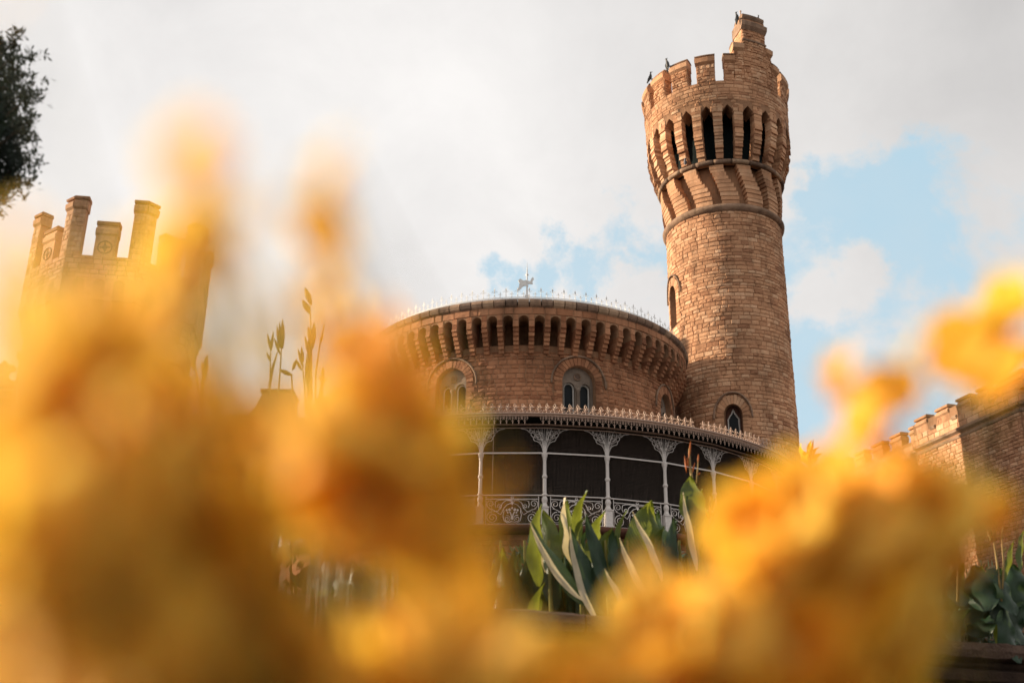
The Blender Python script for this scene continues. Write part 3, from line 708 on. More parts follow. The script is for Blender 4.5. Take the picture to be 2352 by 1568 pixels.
        # netting
        mb = MB(); ng = 46; r = .0017
        for k in range(ng):
            u = w * (k + .5) / ng; wob = .006 * sin(k * .9 + i); mb.stroke(fl, [(u, 5.14), (u + wob, 5.9), (u - wob, 6.6), (u, 7.30)], r, 3, -.05)
        for k in range(74):
            z = 5.15 + k * .029; mb.stroke(fl, [(0, z), (w * .5, z - .004 * sin(k)), (w, z)], r, 3, -.05)
        mb.build('netting', NETM, T)
    mb = MB(); a = cph - cst * .78; mb.tube([(AX[0] + 7.35 * sin(a), AX[1] - 7.35 * cos(a), 7.3), (AX[0] + 7.2 * sin(a) - .02, AX[1] - 7.2 * cos(a), 6.5), (AX[0] + 7.2 * sin(a) - .03, AX[1] - 7.2 * cos(a), 5.3)], .007, 4); mb.build('cord', IRON, T)
round_hall()

# ================================================================== OCTAGONAL TOWER
def octagon():
    rn = random.Random(3)
    c2, c3 = Vector((-13.12, 30.0)), Vector((-11.02, 30.28)); d = (c3 - c2); side = d.length; d.normalize(); nin = Vector((-d.y, d.x))
    ap = side / 2 * (1 + sqrt(2)); C = (c2 + c3) / 2 + nin * ap; T = thing('octagonal_tower', 'octagonal stone tower with tall capped corner posts, left of the round hall', 'tower', (C.x, C.y, GH))
    base_ang = atan2((c2 - C).y, (c2 - C).x); Rr = (c2 - C).length
    def corner(k, R=Rr): a = base_ang + k * pi / 4; return C + Vector((cos(a), sin(a))) * R
    HB = 14.55
    for lo in (0, 1):  # lower narrower body and upper
        mb = MB(); R = Rr * (.90 if lo == 0 else 1.0); z0, z1 = (GH, 12.9) if lo == 0 else (13.2, HB)
        V = []; F = []
        for k in range(8): p = corner(k, R); V += [(p.x, p.y, z0), (p.x, p.y, z1)]
        for k in range(8): j = (k + 1) % 8; F.append((2 * k, 2 * j, 2 * j + 1, 2 * k + 1))
        if lo: F += [tuple(2 * k for k in range(8))]
        mb.add(V, F, .4); mb.build('lower_mortar_bed' if lo == 0 else 'upper_mortar_bed', MORTAR, T)
    mb = MB()
    vis = (-2, -1, 0, 1, 2)
    for k in vis:
        for lo in (0, 1):
            R = Rr * (.90 if lo == 0 else 1.0); a, b = corner(k, R), corner(k + 1, R); fl = flat(a, b - a); w = (b - a).length
            if lo == 0: ashlar(mb, fl, 0, w, 2.6, 12.9, .12, .28, .018, .006, None, rn)
            else: ashlar(mb, fl, 0, w, 13.86, HB, .14, .34, .016, .006, None, rn, (.3, 1.1))
    mb.build('stonework', SANDSTONE, T)
    mb = MB(); cb = MB()
    for k in vis:
        a, b = corner(k), corner(k + 1); fl = flat(a, b - a); w = (b - a).length; n = 4 - 0; stp = w / 3.7
        for q in range(3):
            cu = w / 2 + (q - 1) * stp
            pts = arch_pts(cu, 13.68, .165, 13.2, 8); arch_plate(mb, fl, pts, (cu - stp / 2, cu + stp / 2, 13.2, 13.87), cu, 13.681, -.22, .004, .6)
            for zz in (13.3, 13.42, 13.54): pass
        for s_ in (0, 1):
            e0, e1 = (0, w / 2 - 1.5 * stp) if s_ == 0 else (w / 2 + 1.5 * stp, w); mb.slab(fl, e0, e1, 13.2, 13.87, -.2, .004, 1, .6)
    for k in vis:
        a, b = corner(k), corner(k + 1); fl = flat(a, b - a); w = (b - a).length; stp = w / 3.7
        for q in range(4):
            cu = w / 2 + (q - 1.5) * stp; cb = MB()
            for j, (za, zb, dd) in enumerate(((12.55, 12.75, -.17), (12.75, 12.95, -.11), (12.95, 13.15, -.06), (13.15, 13.3, -.0), (13.3, 13.42, .02))): cb.slab(fl, cu - .10, cu + .10, za + .004, zb - .004, -.32, dd + .01, 1, rn.random())
            cb.build('corbel', SANDSTONE, T)
    mb.build('arcade_wall', SANDSTONE, T)
    mb = MB()
    V = []; F = []
    for (R, z) in ((Rr * .9, 11.8), (Rr * .94, 11.85), (Rr * .94, 12.0), (Rr * .9, 12.05)):
        for k in range(8): p = corner(k, R); V.append((p.x, p.y, z))
    for i in range(3):
        for k in range(8): F.append((i * 8 + k, i * 8 + (k + 1) % 8, i * 8 + 8 + (k + 1) % 8, i * 8 + 8 + k))
    mb.add(V, F); mb.build('string_course', CAPSTONE, T)
    def post(P, ang, hw, z0, z1, tall):
        mb = MB(); o = []
        # elbow-shaped corner post: two slabs along both adjoining faces
        for sg in (0, 1):
            k = ang
            a, b = corner(k), corner(k + 1 if sg else k - 1); dv = (b - a).normalized()
            fl = flat(a, dv) if sg else flat(a, -dv)
            u0, u1 = (0, hw) if sg else (-hw, 0)
            fi = lambda u, v, d=0, fl=fl: fl(u, v, d)
            mb.slab(fl, u0, u1, z0, z1 - .06, -.32, 0, 1, .4); ashlar(mb, fl, u0, u1, z0, z1 - .42, .15, .3, .014, .005, None, rn, (.3, 1.1))
            mb.prof_slab(fl, u0 - (0.0 if sg else .03), u1 + (.03 if sg else 0), [(z1 - .42, -.34), (z1 - .42, .0), (z1 - .35, .06), (z1 - .2, .07), (z1 - .12, .0), (z1 - .1, -.34)], 1, rn.uniform(.3, .8))
            mb.prof_slab(fl, u0 - (0 if sg else .04), u1 + (.04 if sg else 0), [(z1 - .09, -.36), (z1 - .09, .05), (z1 - .03, .07), (z1 + .02, .02), (z1 + .02, -.34)], 1, rn.uniform(0, .3))
        mb.build('corner_merlon', SANDSTONE, T)
    for k in range(-2, 6): post(None, k, .36, HB, 16.5, True)
    for k in range(-2, 6):
        a, b = corner(k), corner(k + 1); fl = flat(a, b - a); w = (b - a).length; mb = MB(); c = w / 2; hw = .31; z1 = 15.7
        mb.slab(fl, c - hw, c + hw, HB, z1 - .1, -.3, 0, 1, .6)
        mb.prof_slab(fl, c - hw - .02, c + hw + .02, [(15.26, -.3), (15.26, 0), (15.32, .045), (15.45, .05), (15.52, 0), (15.54, -.3)], 1, .6)
        mb.prof_slab(fl, c - hw - .02, c + hw + .02, [(15.6, -.32), (15.6, .03), (15.68, .05), (15.74, 0), (15.74, -.32)], 1, .1)
        mb.slab(fl, c + hw, w - .37, HB, HB + .03, -.3, .01, 1, .7); mb.slab(fl, .37, c - hw, HB, HB + .03, -.3, .01, 1, .7)
        o = mb.build('merlon', SANDSTONE, T)
        ds = MB(); ds.stroke(fl, [(c + .2 * cos(t), 14.88 + .2 * sin(t)) for t in frange(0, 2 * pi, .35)[:-1]], .02, 5, .005, closed=True)
        st_ = [(c + (.18 if j % 2 == 0 else .065) * cos(j * pi / 4 + .1), 14.88 + (.18 if j % 2 == 0 else .065) * sin(j * pi / 4 + .1)) for j in range(8)]
        ds.add([fl(u, v, .008) for u, v in st_] + [fl(c, 14.88, .035)], [(j, (j + 1) % 8, 8) for j in range(8)]); ds.build('star_roundel', CAPSTONE, o)
    mb = MB(); 
    V = []
    for R in (Rr, Rr * .85):
        for z in (HB - .3, HB):
            for k in range(8): p = corner(k, R); V.append((p.x, p.y, z))
    F = []
    for k in range(8):
        j = (k + 1) % 8; F += [(8 + k, 8 + j, 24 + j, 24 + k), (16 + k, 16 + j, 24 + j, 24 + k)]
    mb.add(V, F); mb.lathe((C.x, C.y), [(.02, HB - .28), (Rr * .9, HB - .28)], 8); mb.build('wall_walk', CAPSTONE, T)
octagon()

# ================================================================== LOW WING, GATE WALL, RIGHT WING
def low_wing():
    rn = random.Random(9)
    T = thing('low_wing', 'low stone wing linking the octagonal tower with the round hall', 'building', (-7, 33.4, GH))
    fl = flat((-11.2, 33), (7.6, .5)); mb = MB(); mb.slab(fl, 0, 7.4, GH, 10.66, -2, 0, 4, .4); mb.build('wall', MORTAR, T)
    mb = MB(); ashlar(mb, fl, 0, 7.4, 2.6, 10.4, .12, .28, .018, .006, None, rn); mb.build('stonework', SANDSTONE, T)
    mb = MB(); mb.prof_slab(fl, 0, 7.4, [(10.4, -.4), (10.4, 0), (10.48, .09), (10.62, .1), (10.70, 0), (10.70, -.4)], 4); mb.build('coping', CAPSTONE, T)
    T = thing('chimney_stack', 'broad stone stack with a sloping left shoulder above the low wing', 'chimney', (-7.3, 34, 10))
    mb = MB(); P = [(-8.7, 10.3), (-6.85, 10.3), (-6.95, 11.78), (-7.88, 11.72), (-8.05, 11.3)]
    mb.add([(x, 34, z) for x, z in P] + [(x, 35, z) for x, z in P], [tuple(range(5)), tuple(range(5, 10))[::-1]] + [(i, (i + 1) % 5, 5 + (i + 1) % 5, 5 + i) for i in range(5)]); mb.build('stack', SANDSTONE, T)
    mb = MB(); mb.box((-7.43, 34.5, 11.8), (.52, .55, .05)); mb.build('cap', CAPSTONE, T)
    T = thing('stone_gable', 'narrow stepped stone gable rising behind the dry stalks near the round hall', 'gable', (-5.6, 34, 10))
    mb = MB(); P = [(-6.35, 10.3), (-4.9, 10.3), (-5.2, 10.9), (-5.35, 11.2), (-5.6, 11.25), (-5.75, 11.6), (-6.1, 11.65), (-6.3, 11.3)]; n = len(P)
    mb.add([(x, 34, z) for x, z in P] + [(x, 34.8, z) for x, z in P], [tuple(range(n)), tuple(range(n, 2 * n))[::-1]] + [(i, (i + 1) % n, n + (i + 1) % n, n + i) for i in range(n)]); mb.build('gable_wall', SANDSTONE, T)
    mb = MB(); mb.box((-4.6, 34.4, 11.0), (.3, .3, .12)); mb.box((-4.6, 34.4, 10.6), (.22, .22, .3)); mb.build('pinnacle', CAPSTONE, T)
low_wing()
def scroll_wall():
    rn = random.Random(4)
    T = thing('parapet_wall', 'stone wall with a pierced scrolled parapet beside the octagonal tower at far left', 'wall', (-17, 33, GH))
    fl = flat((-20, 33), (1, 0)); mb = MB(); mb.slab(fl, 0, 5.2, GH, 11.55, -.5, 0, 2, .4); mb.build('wall', MORTAR, T)
    mb = MB(); ashlar(mb, fl, 0, 5.2, 2.6, 11.3, .16, .5, .016, .006, None, rn)
    for z in (11.32, 10.75, 11.05): mb.prof_slab(fl, 0, 5.2, [(z, 0), (z + .02, .06), (z + .07, .07), (z + .1, 0)], 1, .7)
    mb.build('stonework', SANDSTONE, T)
    mb = MB()
    def plate(pts, d0=-.2, d1=0):
        n = len(pts); mb.add([fl(u, v, d1) for u, v in pts] + [fl(u, v, d0) for u, v in pts], [tuple(range(n)), tuple(range(n, 2 * n))[::-1]] + [(i, (i + 1) % n, n + (i + 1) % n, n + i) for i in range(n)], .6)
    for c in (4.25, 3.0, 1.75):  # fleur and cusped hollows
        pts = [(c - .62, 11.55), (c + .62, 11.55), (c + .62, 11.72), (c + .5, 11.68), (c + .34, 11.68), (c + .2, 11.78), (c + .13, 11.9), (c + .17, 12.02), (c + .3, 12.04), (c + .34, 12.12), (c + .3, 12.2), (c + .14, 12.2), (c + .08, 12.28), (c, 12.36), (c - .08, 12.28), (c - .14, 12.2), (c - .3, 12.2), (c - .34, 12.12), (c - .3, 12.04), (c - .17, 12.02), (c - .13, 11.9), (c - .2, 11.78), (c - .34, 11.68), (c - .5, 11.68), (c - .62, 11.72)]
        plate(pts)
        q = c + .625; plate([(q + .19 * cos(t), 12.12 + .19 * sin(t)) for t in frange(0, 2 * pi, .5)[:-1]]); plate([(q - .08, 11.56), (q + .08, 11.56), (q + .05, 12), (q - .05, 12)], -.19, -.01)
    mb.build('scrolled_parapet', SANDSTONE, T)
scroll_wall()
def right_wing():
    rn = random.Random(8)
    P0 = (15.148, 32.0); az = radians(-16.2); d = (sin(az), cos(az))
    T = thing('battlemented_wing', 'long battlemented stone wing receding from the right edge, sunlit beside a downpipe', 'building', (15, 35, GH))
    # u runs toward the camera side for outward normals: outward = (-x) side
    fl0 = flat(P0, (-d[0], -d[1]))     # u negative = away
    fl = lambda u, v, dd=0: fl0(-u, v, dd)
    f2 = flat(P0, (.90, -.43)); f2 = flat(P0, (.9, -.44))
    L1 = 5.12
    mb = MB(); mb.slab(fl, 0, L1, GH, 11.85, -1, 0, 2, .4)
    fb = lambda u, v, dd=0: fl(u, v, dd - .55)
    mb.slab(fb, L1, 14, GH, 11.6, -1, 0, 2, .4); mb.slab(f2, 0, 5, GH, 11.85, -1, 0, 1, .4)
    mb.build('mortar_bed', MORTAR, T)
    mb = MB(); ashlar(mb, fl, 0, L1, 2.6, 10.82, .115, .24, .02, .006, None, rn); ashlar(mb, fb, L1, 14, 2.6, 10.8, .13, .3, .02, .006, None, rn)
    ashlar(mb, f2, 0, 5, 2.6, 10.82, .115, .24, .02, .006, None, rn); mb.build('stonework', SANDSTONE, T)
    def cornice(f, u0, u1):
        for (z, h, o) in ((10.80, .06, .04), (11.02, .10, .10)): mb.prof_slab(f, u0, u1, [(z - h, 0), (z - h * .4, o), (z + .04, o + .01), (z + .07, 0)], 1, .6)
    mb = MB(); cornice(fl, 0, L1); cornice(fb, L1, 14); cornice(f2, 0, 5); mb.build('cornice', CAPSTONE, T)
    mb = MB(); ashlar(mb, fl, 0, L1, 11.1, 11.48, .19, .4, .016, .006, None, rn, (.4, 1.2)); ashlar(mb, fb, L1, 14, 11.1, 11.48, .19, .4, .016, .006, None, rn, (.4, 1.2)); ashlar(mb, f2, 0, 5, 11.1, 11.85, .19, .4, .016, .006, None, rn); mb.build('parapet_stonework', SANDSTONE, T)
    def merl(f, u0, u1, top=12.0):
        mb = MB(); mb.slab(f, u0, u1, 11.45, top - .1, -.28, .002, 1, .6); ashlar(mb, f, u0, u1, 11.48, top - .3, .16, .3, .014, .005, None, rn)
        mb.prof_slab(f, u0 - .02, u1 + .02, [(top - .3, -.3), (top - .3, 0), (top - .24, .06), (top - .17, .06), (top - .13, 0), (top - .13, -.3)], 1, .7)
        mb.prof_slab(f, u0 - .02, u1 + .02, [(top - .07, -.3), (top - .07, .05), (top, .05), (top + .03, 0), (top + .03, -.3)], 1, .5); mb.build('merlon', SANDSTONE, T)
    for u in (.35, 1.72 + .15): pass
    merl(fl, -.3, .85); merl(fl, 1.3, 1.72); merl(fl, 2.1, 2.72); merl(fl, 3.2, 3.82); merl(fl, 4.34, 4.96)
    for u in (5.45, 6.6, 7.75, 8.9, 10.05, 11.2, 12.35): merl(fb, u, u + .62, 12.1)
    for u in (.9, 2.1, 3.3): merl(f2, u, u + .8)
    for u in (1.08, 1.92, 2.95, 4.07):   # little sloping sills in the embrasures
        mb = MB(); mb.prof_slab(fl, u - .12, u + .12, [(11.42, -.2), (11.42, .04), (11.5, .07), (11.56, 0), (11.6, -.2)], 1, .7); mb.build('embrasure_sill', CAPSTONE, T)
    T2 = thing('downpipe', 'green painted rainwater pipe with a crenellated hopper on the right wing corner', 'drainpipe', (*fl(5.22, GH, -.1)[:2], GH))
    x, y, _ = fl(5.25, 11, .02); rz = az
    mb = MB(); mb.box((x, y, 10.72), (.13, .11, .17), rz); mb.box((x, y, 10.5), (.10, .09, .06), rz); mb.box((x, y, 10.4), (.07, .06, .06), rz)
    for q in (-.1, -.05, 0, .05, .1): mb.box((x + q * cos(rz), y + q * sin(rz) - .1, 10.92), (.014, .012, .03), rz)
    mb.build('hopper', GREENP, T2)
    mb = MB(); mb.tube([(x, y, 10.4), (x, y, 9.9), (x, y, GH)], .052, 8)
    for z in (10.3, 9.75, 9.1, 8): mb.tube([(x, y, z), (x, y, z + .06)], .075, 8)
    mb.build('pipe', GREENP, T2)
    T3 = thing('gable_porch', 'small dark roofed annex below the right wing battlements', 'building', (13.2, 36.5, GH))
    mb = MB(); fa = lambda u, v, dd=0: fl(u, v, dd); mb.slab(fa, 5.5, 9.4, GH, 9.8, -.3, .9, 1, .3); ashlar(mb, lambda u, v, d=0: fa(u, v, .9 + d), 5.5, 9.4, 2.6, 9.75, .13, .3, .018, .006, None, rn); ashlar(mb, lambda q, v, d=0: fa(5.5 - d, v, q), -.3, .9, 2.6, 9.75, .13, .3, .018, .006, None, rn); mb.build('wall', REDSTONE, T3)
    mb = MB(); mb.prof_slab(fa, 5.4, 9.5, [(9.78, -.3), (9.78, 1.0), (9.86, 1.02), (10.25, -.3)], 1, .4); mb.build('roof', TERRA, T3)
    mb = MB(); fw = fa
    for u in (8.0,): mb.slab(fb, 7.5, 8.3, 10.2, 10.75, .0, .03, 1, .9)
    mb.build('window_panel', PLASTER, T3)
K = 1.196         # this wing stands nearer and is built to a smaller module
right_wing()
K = 1.3

# ================================================================== GARDEN WALL (planter edge)
def garden_wall():
    rn = random.Random(2)
    s = sqrt(1 + .367 ** 2); fl = flat((0, 7.42), (1, .367))
    T = thing('garden_wall', 'low weathered stone planter wall with a thick moulded coping behind the flowers', 'wall', (0, 7.42, 0), unit=False)
    def mk(): return MB(False)
    H = EYE + 1.10
    mb = mk(); mb.slab(fl, -9, 9, -.1, H - .04, -.24, 0, 1, .4); mb.build('mortar_bed', MOSSY, T)
    mb = mk(); ashlar(mb, fl, -9, 9, -.05, H - .32, .16, .42, .02, .006, None, rn); mb.build('stonework', MOSSY, T)
    u = -9
    while u < 9:
        w = rn.uniform(.7, 1.2); mb = mk(); j = rn.uniform(-.01, .012)
        prof = [(H - .13, -.28), (H - .14, .05), (H - .12, .12 + j), (H - .07, .135 + j), (H - .015, .12 + j), (H + j * .5, .07), (H + j * .5, -.28)]
        pr = []
        mb.prof_slab(lambda a, v, d, rn=rn: fl(a, v + .012 * noise.noise(Vector((a * 5, v * 9, d * 9))), d + .02 * noise.noise(Vector((a * 7, v * 12, 3)))), u + .006, u + w - .006, prof, 12, rn.random()); mb.build('coping_stone', MOSSY, T); u += w
    mb = mk(); mb.prof_slab(fl, -9, 9, [(H - .30, 0), (H - .28, .05), (H - .21, .07), (H - .19, .0)], 1, .3); mb.prof_slab(fl, -9, 9, [(H - .19, 0), (H - .17, .03), (H - .145, .04), (H - .14, .0)], 1, .3); mb.build('moulding', MOSSY, T)
garden_wall()

# ================================================================== BIRDS
def bird(p, heading, lean, size, m, label, group=None, name='crow', cat='bird'):
    """p = feet (world). continuous body with head, beak, tail"""
    p = Vector(p); B0 = p - Vector((0, 0, .10 * size))
    R3 = Matrix.Rotation(heading, 3, 'Z') @ Matrix.Rotation(lean, 3, 'Y')
    prof = [(-.27, .16, .004, .02), (-.20, .19, .014, .035), (-.12, .22, .028, .04), (-.06, .25, .055, .05), (0, .275, .07, .062), (.05, .30, .068, .062), (.09, .335, .05, .05), (.115, .37, .036, .036), (.14, .40, .038, .036), (.165, .408, .030, .028), (.185, .402, .015, .014), (.215, .392, .009, .009), (.245, .38, .002, .003)]
    mb = MB(False); V = []; n = 10
    for x, z, ry, rz in prof:
        for k in range(n):
            t = 2 * pi * k / n; V.append(B0 + R3 @ Vector((x, ry * cos(t), z - .03 + rz * sin(t))) * size)
    F = [(i * n + k, i * n + (k + 1) % n, i * n + n + (k + 1) % n, i * n + n + k) for i in range(len(prof) - 1) for k in range(n)] + [tuple(range(n))[::-1], tuple(len(V) - n + k for k in range(n))]
    mb.add(V, F)
    for s in (-1, 1):
        mb.tube([B0 + R3 @ Vector((-.01, s * .03, .2)) * size, B0 + R3 @ Vector((.0, s * .03, .14)) * size, p + Vector((0, s * .03 * size, -.01))], [.02 * size, .01 * size, .007 * size], 6)
    o = mb.build(name, m, base=p, smooth=True); tag(o, label, cat, group)
    for s in (-1, 1):
        w = MB(False); pts = [(.06, s * .065, .32), (.0, s * .075, .27), (-.1, s * .05, .23), (-.24, s * .015, .15), (-.2, s * .03, .21), (-.06, s * .068, .31), (.03, s * .06, .34)]
        V = [B0 + R3 @ Vector((a, b + s * .006, c - .03)) * size for a, b, c in pts] + [B0 + R3 @ Vector((a, b - s * .012, c - .03)) * size for a, b, c in pts]; n = 7
        w.add(V, [tuple(range(n)), tuple(range(n, 2 * n))[::-1]] + [(i, (i + 1) % n, n + (i + 1) % n, n + i) for i in range(n)]); w.build('wing', m, o)
def wfu(a, v, d):
    x, y, z = tower_fu(a * 2.2, v, d); return Vector((x * K, y * K, z * K + EYE))
bird(wfu(.262, 22.70, -.02), radians(5), radians(-58), 1.2, BLACKB, 'black crow leaning at the left corner of the tower topmost block')
bird(wfu(.50, 22.93, -.2), radians(160), radians(-60), .8, BLACKB, 'small dark bird standing on the right of the tower topmost block')
bird(wfu(-.79, 21.39, -.12), radians(20), radians(-62), 1.25, BLACKB, 'black crow upright on a merlon, second bird from the left')
bird(wfu(-1.20, 21.39, -.10), radians(10), radians(-42), 1.2, BLACKB, 'black crow on the leftmost perch of the tower battlements')
bird(wfu(-.72, 17.83, -.22), radians(-100), radians(0), .8, PIGEON, 'grey pigeon tucked in a slit just above the tower ring', name='pigeon')

# ================================================================== PLANTS
def leaf_blade(mb, a, b, width, side, fold=.35, sag=.0, n=12, curl=.0, wmax=.45, bend=0):
    """blade from base a to tip b; side = direction of its width"""
    a, b = Vector(a), Vector(b); ax = b - a; Ln = ax.length; ax.normalize()
    s = Vector(side); s = (s - ax * s.dot(ax)).normalized(); nn = ax.cross(s); V = []; UV = []
    for i in range(n + 1):
        t = i / n; w = width * .5 * (t + .02) ** .62 * max(0, 1 - t) ** .85 * 2.05
        w = max(w, .003) if t < .99 else .001
        cpt = a + ax * (Ln * t) + nn * (sag * sin(pi * t)) + s * (bend * Ln * sin(pi * t ** .8)); tw = curl * t
        s2 = s * cos(tw) + nn * sin(tw); n2 = nn * cos(tw) - s * sin(tw)
        for q in (-1, -.5, 0, .5, 1):
            V.append(cpt + s2 * (w * q * cos(fold)) + n2 * (abs(q) * w * sin(fold) + .012 * width / .15 * sin(t * 14 + q * 3) * abs(q))); UV.append((q, t))
    F = [(i * 5 + k, i * 5 + k + 1, i * 5 + 6 + k, i * 5 + 5 + k) for i in range(n) for k in range(4)]
    mb.add(V, F, .5, UV)
LB = random.Random(31)
def dleaf(T, t, b, Y, wD, m, fold=.35, sag=.05, curl=.2, sd=0, dY=0, name='leaf'):
    tip = at(*t, Y + dY); b = (b[0] + (b[0] - t[0]) * .12, b[1] + (b[1] - t[1]) * .12); base = at(*b, Y); w = wD * (.62 if m in (CANNA_PALE, STALK) else .86) * Y / 2352 / FPX * 1.08
    mb = MB(False); leaf_blade(mb, base, tip, w, (cos(sd), sin(sd), 0), fold, sag, 14, curl, .45, LB.uniform(-.07, .07)); return mb.build(name, m, T, smooth=True)
YC = 8.0
def canna(label, cx, leaves, Y=YC, stalk=True, group=None, basey=1330):
    bp = at(cx, basey, Y); bp.z = ground_z(bp.x, Y) ; T = thing('canna_plant', label, 'plant', bp, group, unit=False)
    for L_ in leaves: dleaf(T, *L_)
    if stalk:
        mb = MB(False); tp = at(cx, 1240, Y); mb.tube([bp, (bp + tp) / 2 + Vector((.02, 0, 0)), tp], [.02, .016, .01], 6); mb.build('stem', STEMG, T)
    return T
c = lambda x, y: ((1850 + x / 2.412) / 1.6327, (1750 + y / 2.412) / 1.6327)
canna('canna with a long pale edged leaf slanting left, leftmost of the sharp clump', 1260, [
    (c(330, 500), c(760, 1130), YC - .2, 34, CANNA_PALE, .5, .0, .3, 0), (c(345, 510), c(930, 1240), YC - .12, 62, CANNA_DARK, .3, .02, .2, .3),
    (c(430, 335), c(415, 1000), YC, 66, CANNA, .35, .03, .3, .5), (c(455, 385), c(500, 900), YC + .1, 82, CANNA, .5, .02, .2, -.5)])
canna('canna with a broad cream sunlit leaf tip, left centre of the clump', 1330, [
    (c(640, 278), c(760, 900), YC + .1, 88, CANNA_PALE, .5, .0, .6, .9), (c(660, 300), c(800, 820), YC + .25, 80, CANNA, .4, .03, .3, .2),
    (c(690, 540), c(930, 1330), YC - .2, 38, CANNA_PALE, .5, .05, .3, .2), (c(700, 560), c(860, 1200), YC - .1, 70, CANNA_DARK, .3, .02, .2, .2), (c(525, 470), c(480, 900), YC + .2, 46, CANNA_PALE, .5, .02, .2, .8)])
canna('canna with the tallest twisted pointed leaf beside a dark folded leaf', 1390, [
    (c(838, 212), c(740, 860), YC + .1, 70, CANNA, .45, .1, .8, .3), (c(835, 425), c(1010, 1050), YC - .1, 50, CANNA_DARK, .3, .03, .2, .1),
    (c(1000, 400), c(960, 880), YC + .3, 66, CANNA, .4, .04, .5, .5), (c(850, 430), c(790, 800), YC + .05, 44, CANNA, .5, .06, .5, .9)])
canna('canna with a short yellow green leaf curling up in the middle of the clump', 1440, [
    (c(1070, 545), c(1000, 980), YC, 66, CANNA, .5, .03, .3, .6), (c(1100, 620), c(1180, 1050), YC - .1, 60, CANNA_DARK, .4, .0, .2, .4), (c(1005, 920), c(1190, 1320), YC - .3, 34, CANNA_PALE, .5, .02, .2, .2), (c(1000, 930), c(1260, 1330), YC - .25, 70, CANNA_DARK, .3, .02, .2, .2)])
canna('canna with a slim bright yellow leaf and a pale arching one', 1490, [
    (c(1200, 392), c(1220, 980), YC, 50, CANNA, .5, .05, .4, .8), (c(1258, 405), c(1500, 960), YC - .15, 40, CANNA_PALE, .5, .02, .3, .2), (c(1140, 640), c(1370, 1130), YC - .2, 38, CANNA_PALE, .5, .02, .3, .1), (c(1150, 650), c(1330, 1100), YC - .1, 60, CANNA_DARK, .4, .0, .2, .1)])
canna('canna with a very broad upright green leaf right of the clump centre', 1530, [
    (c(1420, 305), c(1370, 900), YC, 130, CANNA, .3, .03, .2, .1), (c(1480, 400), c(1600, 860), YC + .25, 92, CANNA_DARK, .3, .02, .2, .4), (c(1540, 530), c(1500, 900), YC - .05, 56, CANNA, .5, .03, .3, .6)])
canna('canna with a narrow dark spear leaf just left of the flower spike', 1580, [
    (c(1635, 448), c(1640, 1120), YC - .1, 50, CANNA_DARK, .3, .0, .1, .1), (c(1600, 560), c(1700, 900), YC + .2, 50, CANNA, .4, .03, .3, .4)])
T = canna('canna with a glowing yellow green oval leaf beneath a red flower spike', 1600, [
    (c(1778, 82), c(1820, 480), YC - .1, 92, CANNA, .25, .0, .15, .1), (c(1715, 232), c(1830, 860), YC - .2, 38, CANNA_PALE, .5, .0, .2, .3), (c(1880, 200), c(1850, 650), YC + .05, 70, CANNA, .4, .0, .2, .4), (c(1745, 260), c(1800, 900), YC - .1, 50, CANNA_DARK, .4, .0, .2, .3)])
def spike(T, pts, Y, bud, m=CANNA_RED, r=.012, stm=STALK):
    mb = MB(False); P = [at(*p, Y) for p in pts]; mb.tube(P, [r * (1 - .5 * i / (len(P) - 1)) for i in range(len(P))], 6); mb.build('flower_stalk', stm, T, smooth=True)
    for (p, q, w) in bud:
        b = MB(False); a_, b_ = at(*p, Y), at(*q, Y); w_ = w * (.62 if m in (CANNA_RED, CANNA_DEEPRED) else 1) * Y / 2352 / FPX; m_ = (a_ + b_) / 2
        b.tube([a_, a_.lerp(b_, .25), m_, a_.lerp(b_, .8), b_], [w_ * .15, w_ * .4, w_ * .5, w_ * .3, w_ * .05], 7); b.build('bud', m, T, smooth=True)
spike(T, [(1598, 1180), (1590, 1105), (1584, 1060), (1583, 1030)], YC, [((1582, 1060), (1586, 1012), 9), ((1577, 1085), (1572, 1045), 7), ((1588, 1090), (1596, 1062), 8), ((1581, 1075), (1578, 1050), 7)])
spike(T, [(1600, 1110), (1603, 1070), (1604, 1050)], YC + .1, [((1603, 1062), (1604, 1042), 7), ((1601, 1092), (1609, 1084), 7)], r=.006)
spike(T, [(1628, 1190), (1632, 1160), (1630, 1140)], YC + .1, [((1626, 1175), (1632, 1145), 11), ((1634, 1170), (1642, 1140), 10)], CANNA_DEEPRED, r=.008)
spike(T, [(1630, 1230), (1634, 1185)], YC, [((1632, 1185), (1628, 1160), 8), ((1636, 1186), (1644, 1166), 8), ((1627, 1190), (1617, 1172), 7)], CANNA_RED, r=.008)
# dense darker cannas that fill the bed behind
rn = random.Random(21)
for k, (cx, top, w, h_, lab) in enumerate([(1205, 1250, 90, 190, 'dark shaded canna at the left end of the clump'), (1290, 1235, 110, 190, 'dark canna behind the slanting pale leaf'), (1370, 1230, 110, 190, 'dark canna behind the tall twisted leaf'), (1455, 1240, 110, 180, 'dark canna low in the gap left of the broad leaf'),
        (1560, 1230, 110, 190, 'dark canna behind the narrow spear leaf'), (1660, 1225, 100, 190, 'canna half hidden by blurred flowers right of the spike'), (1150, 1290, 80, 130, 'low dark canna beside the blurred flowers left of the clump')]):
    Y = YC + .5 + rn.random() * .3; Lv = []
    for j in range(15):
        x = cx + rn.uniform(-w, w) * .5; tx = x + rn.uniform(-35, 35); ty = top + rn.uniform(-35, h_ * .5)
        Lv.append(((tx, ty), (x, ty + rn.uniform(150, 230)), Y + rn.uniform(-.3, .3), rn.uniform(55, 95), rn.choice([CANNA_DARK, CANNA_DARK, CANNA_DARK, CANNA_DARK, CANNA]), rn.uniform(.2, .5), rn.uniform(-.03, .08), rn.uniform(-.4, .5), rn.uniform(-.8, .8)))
    canna(lab, cx, Lv, Y, True, None, 1380)
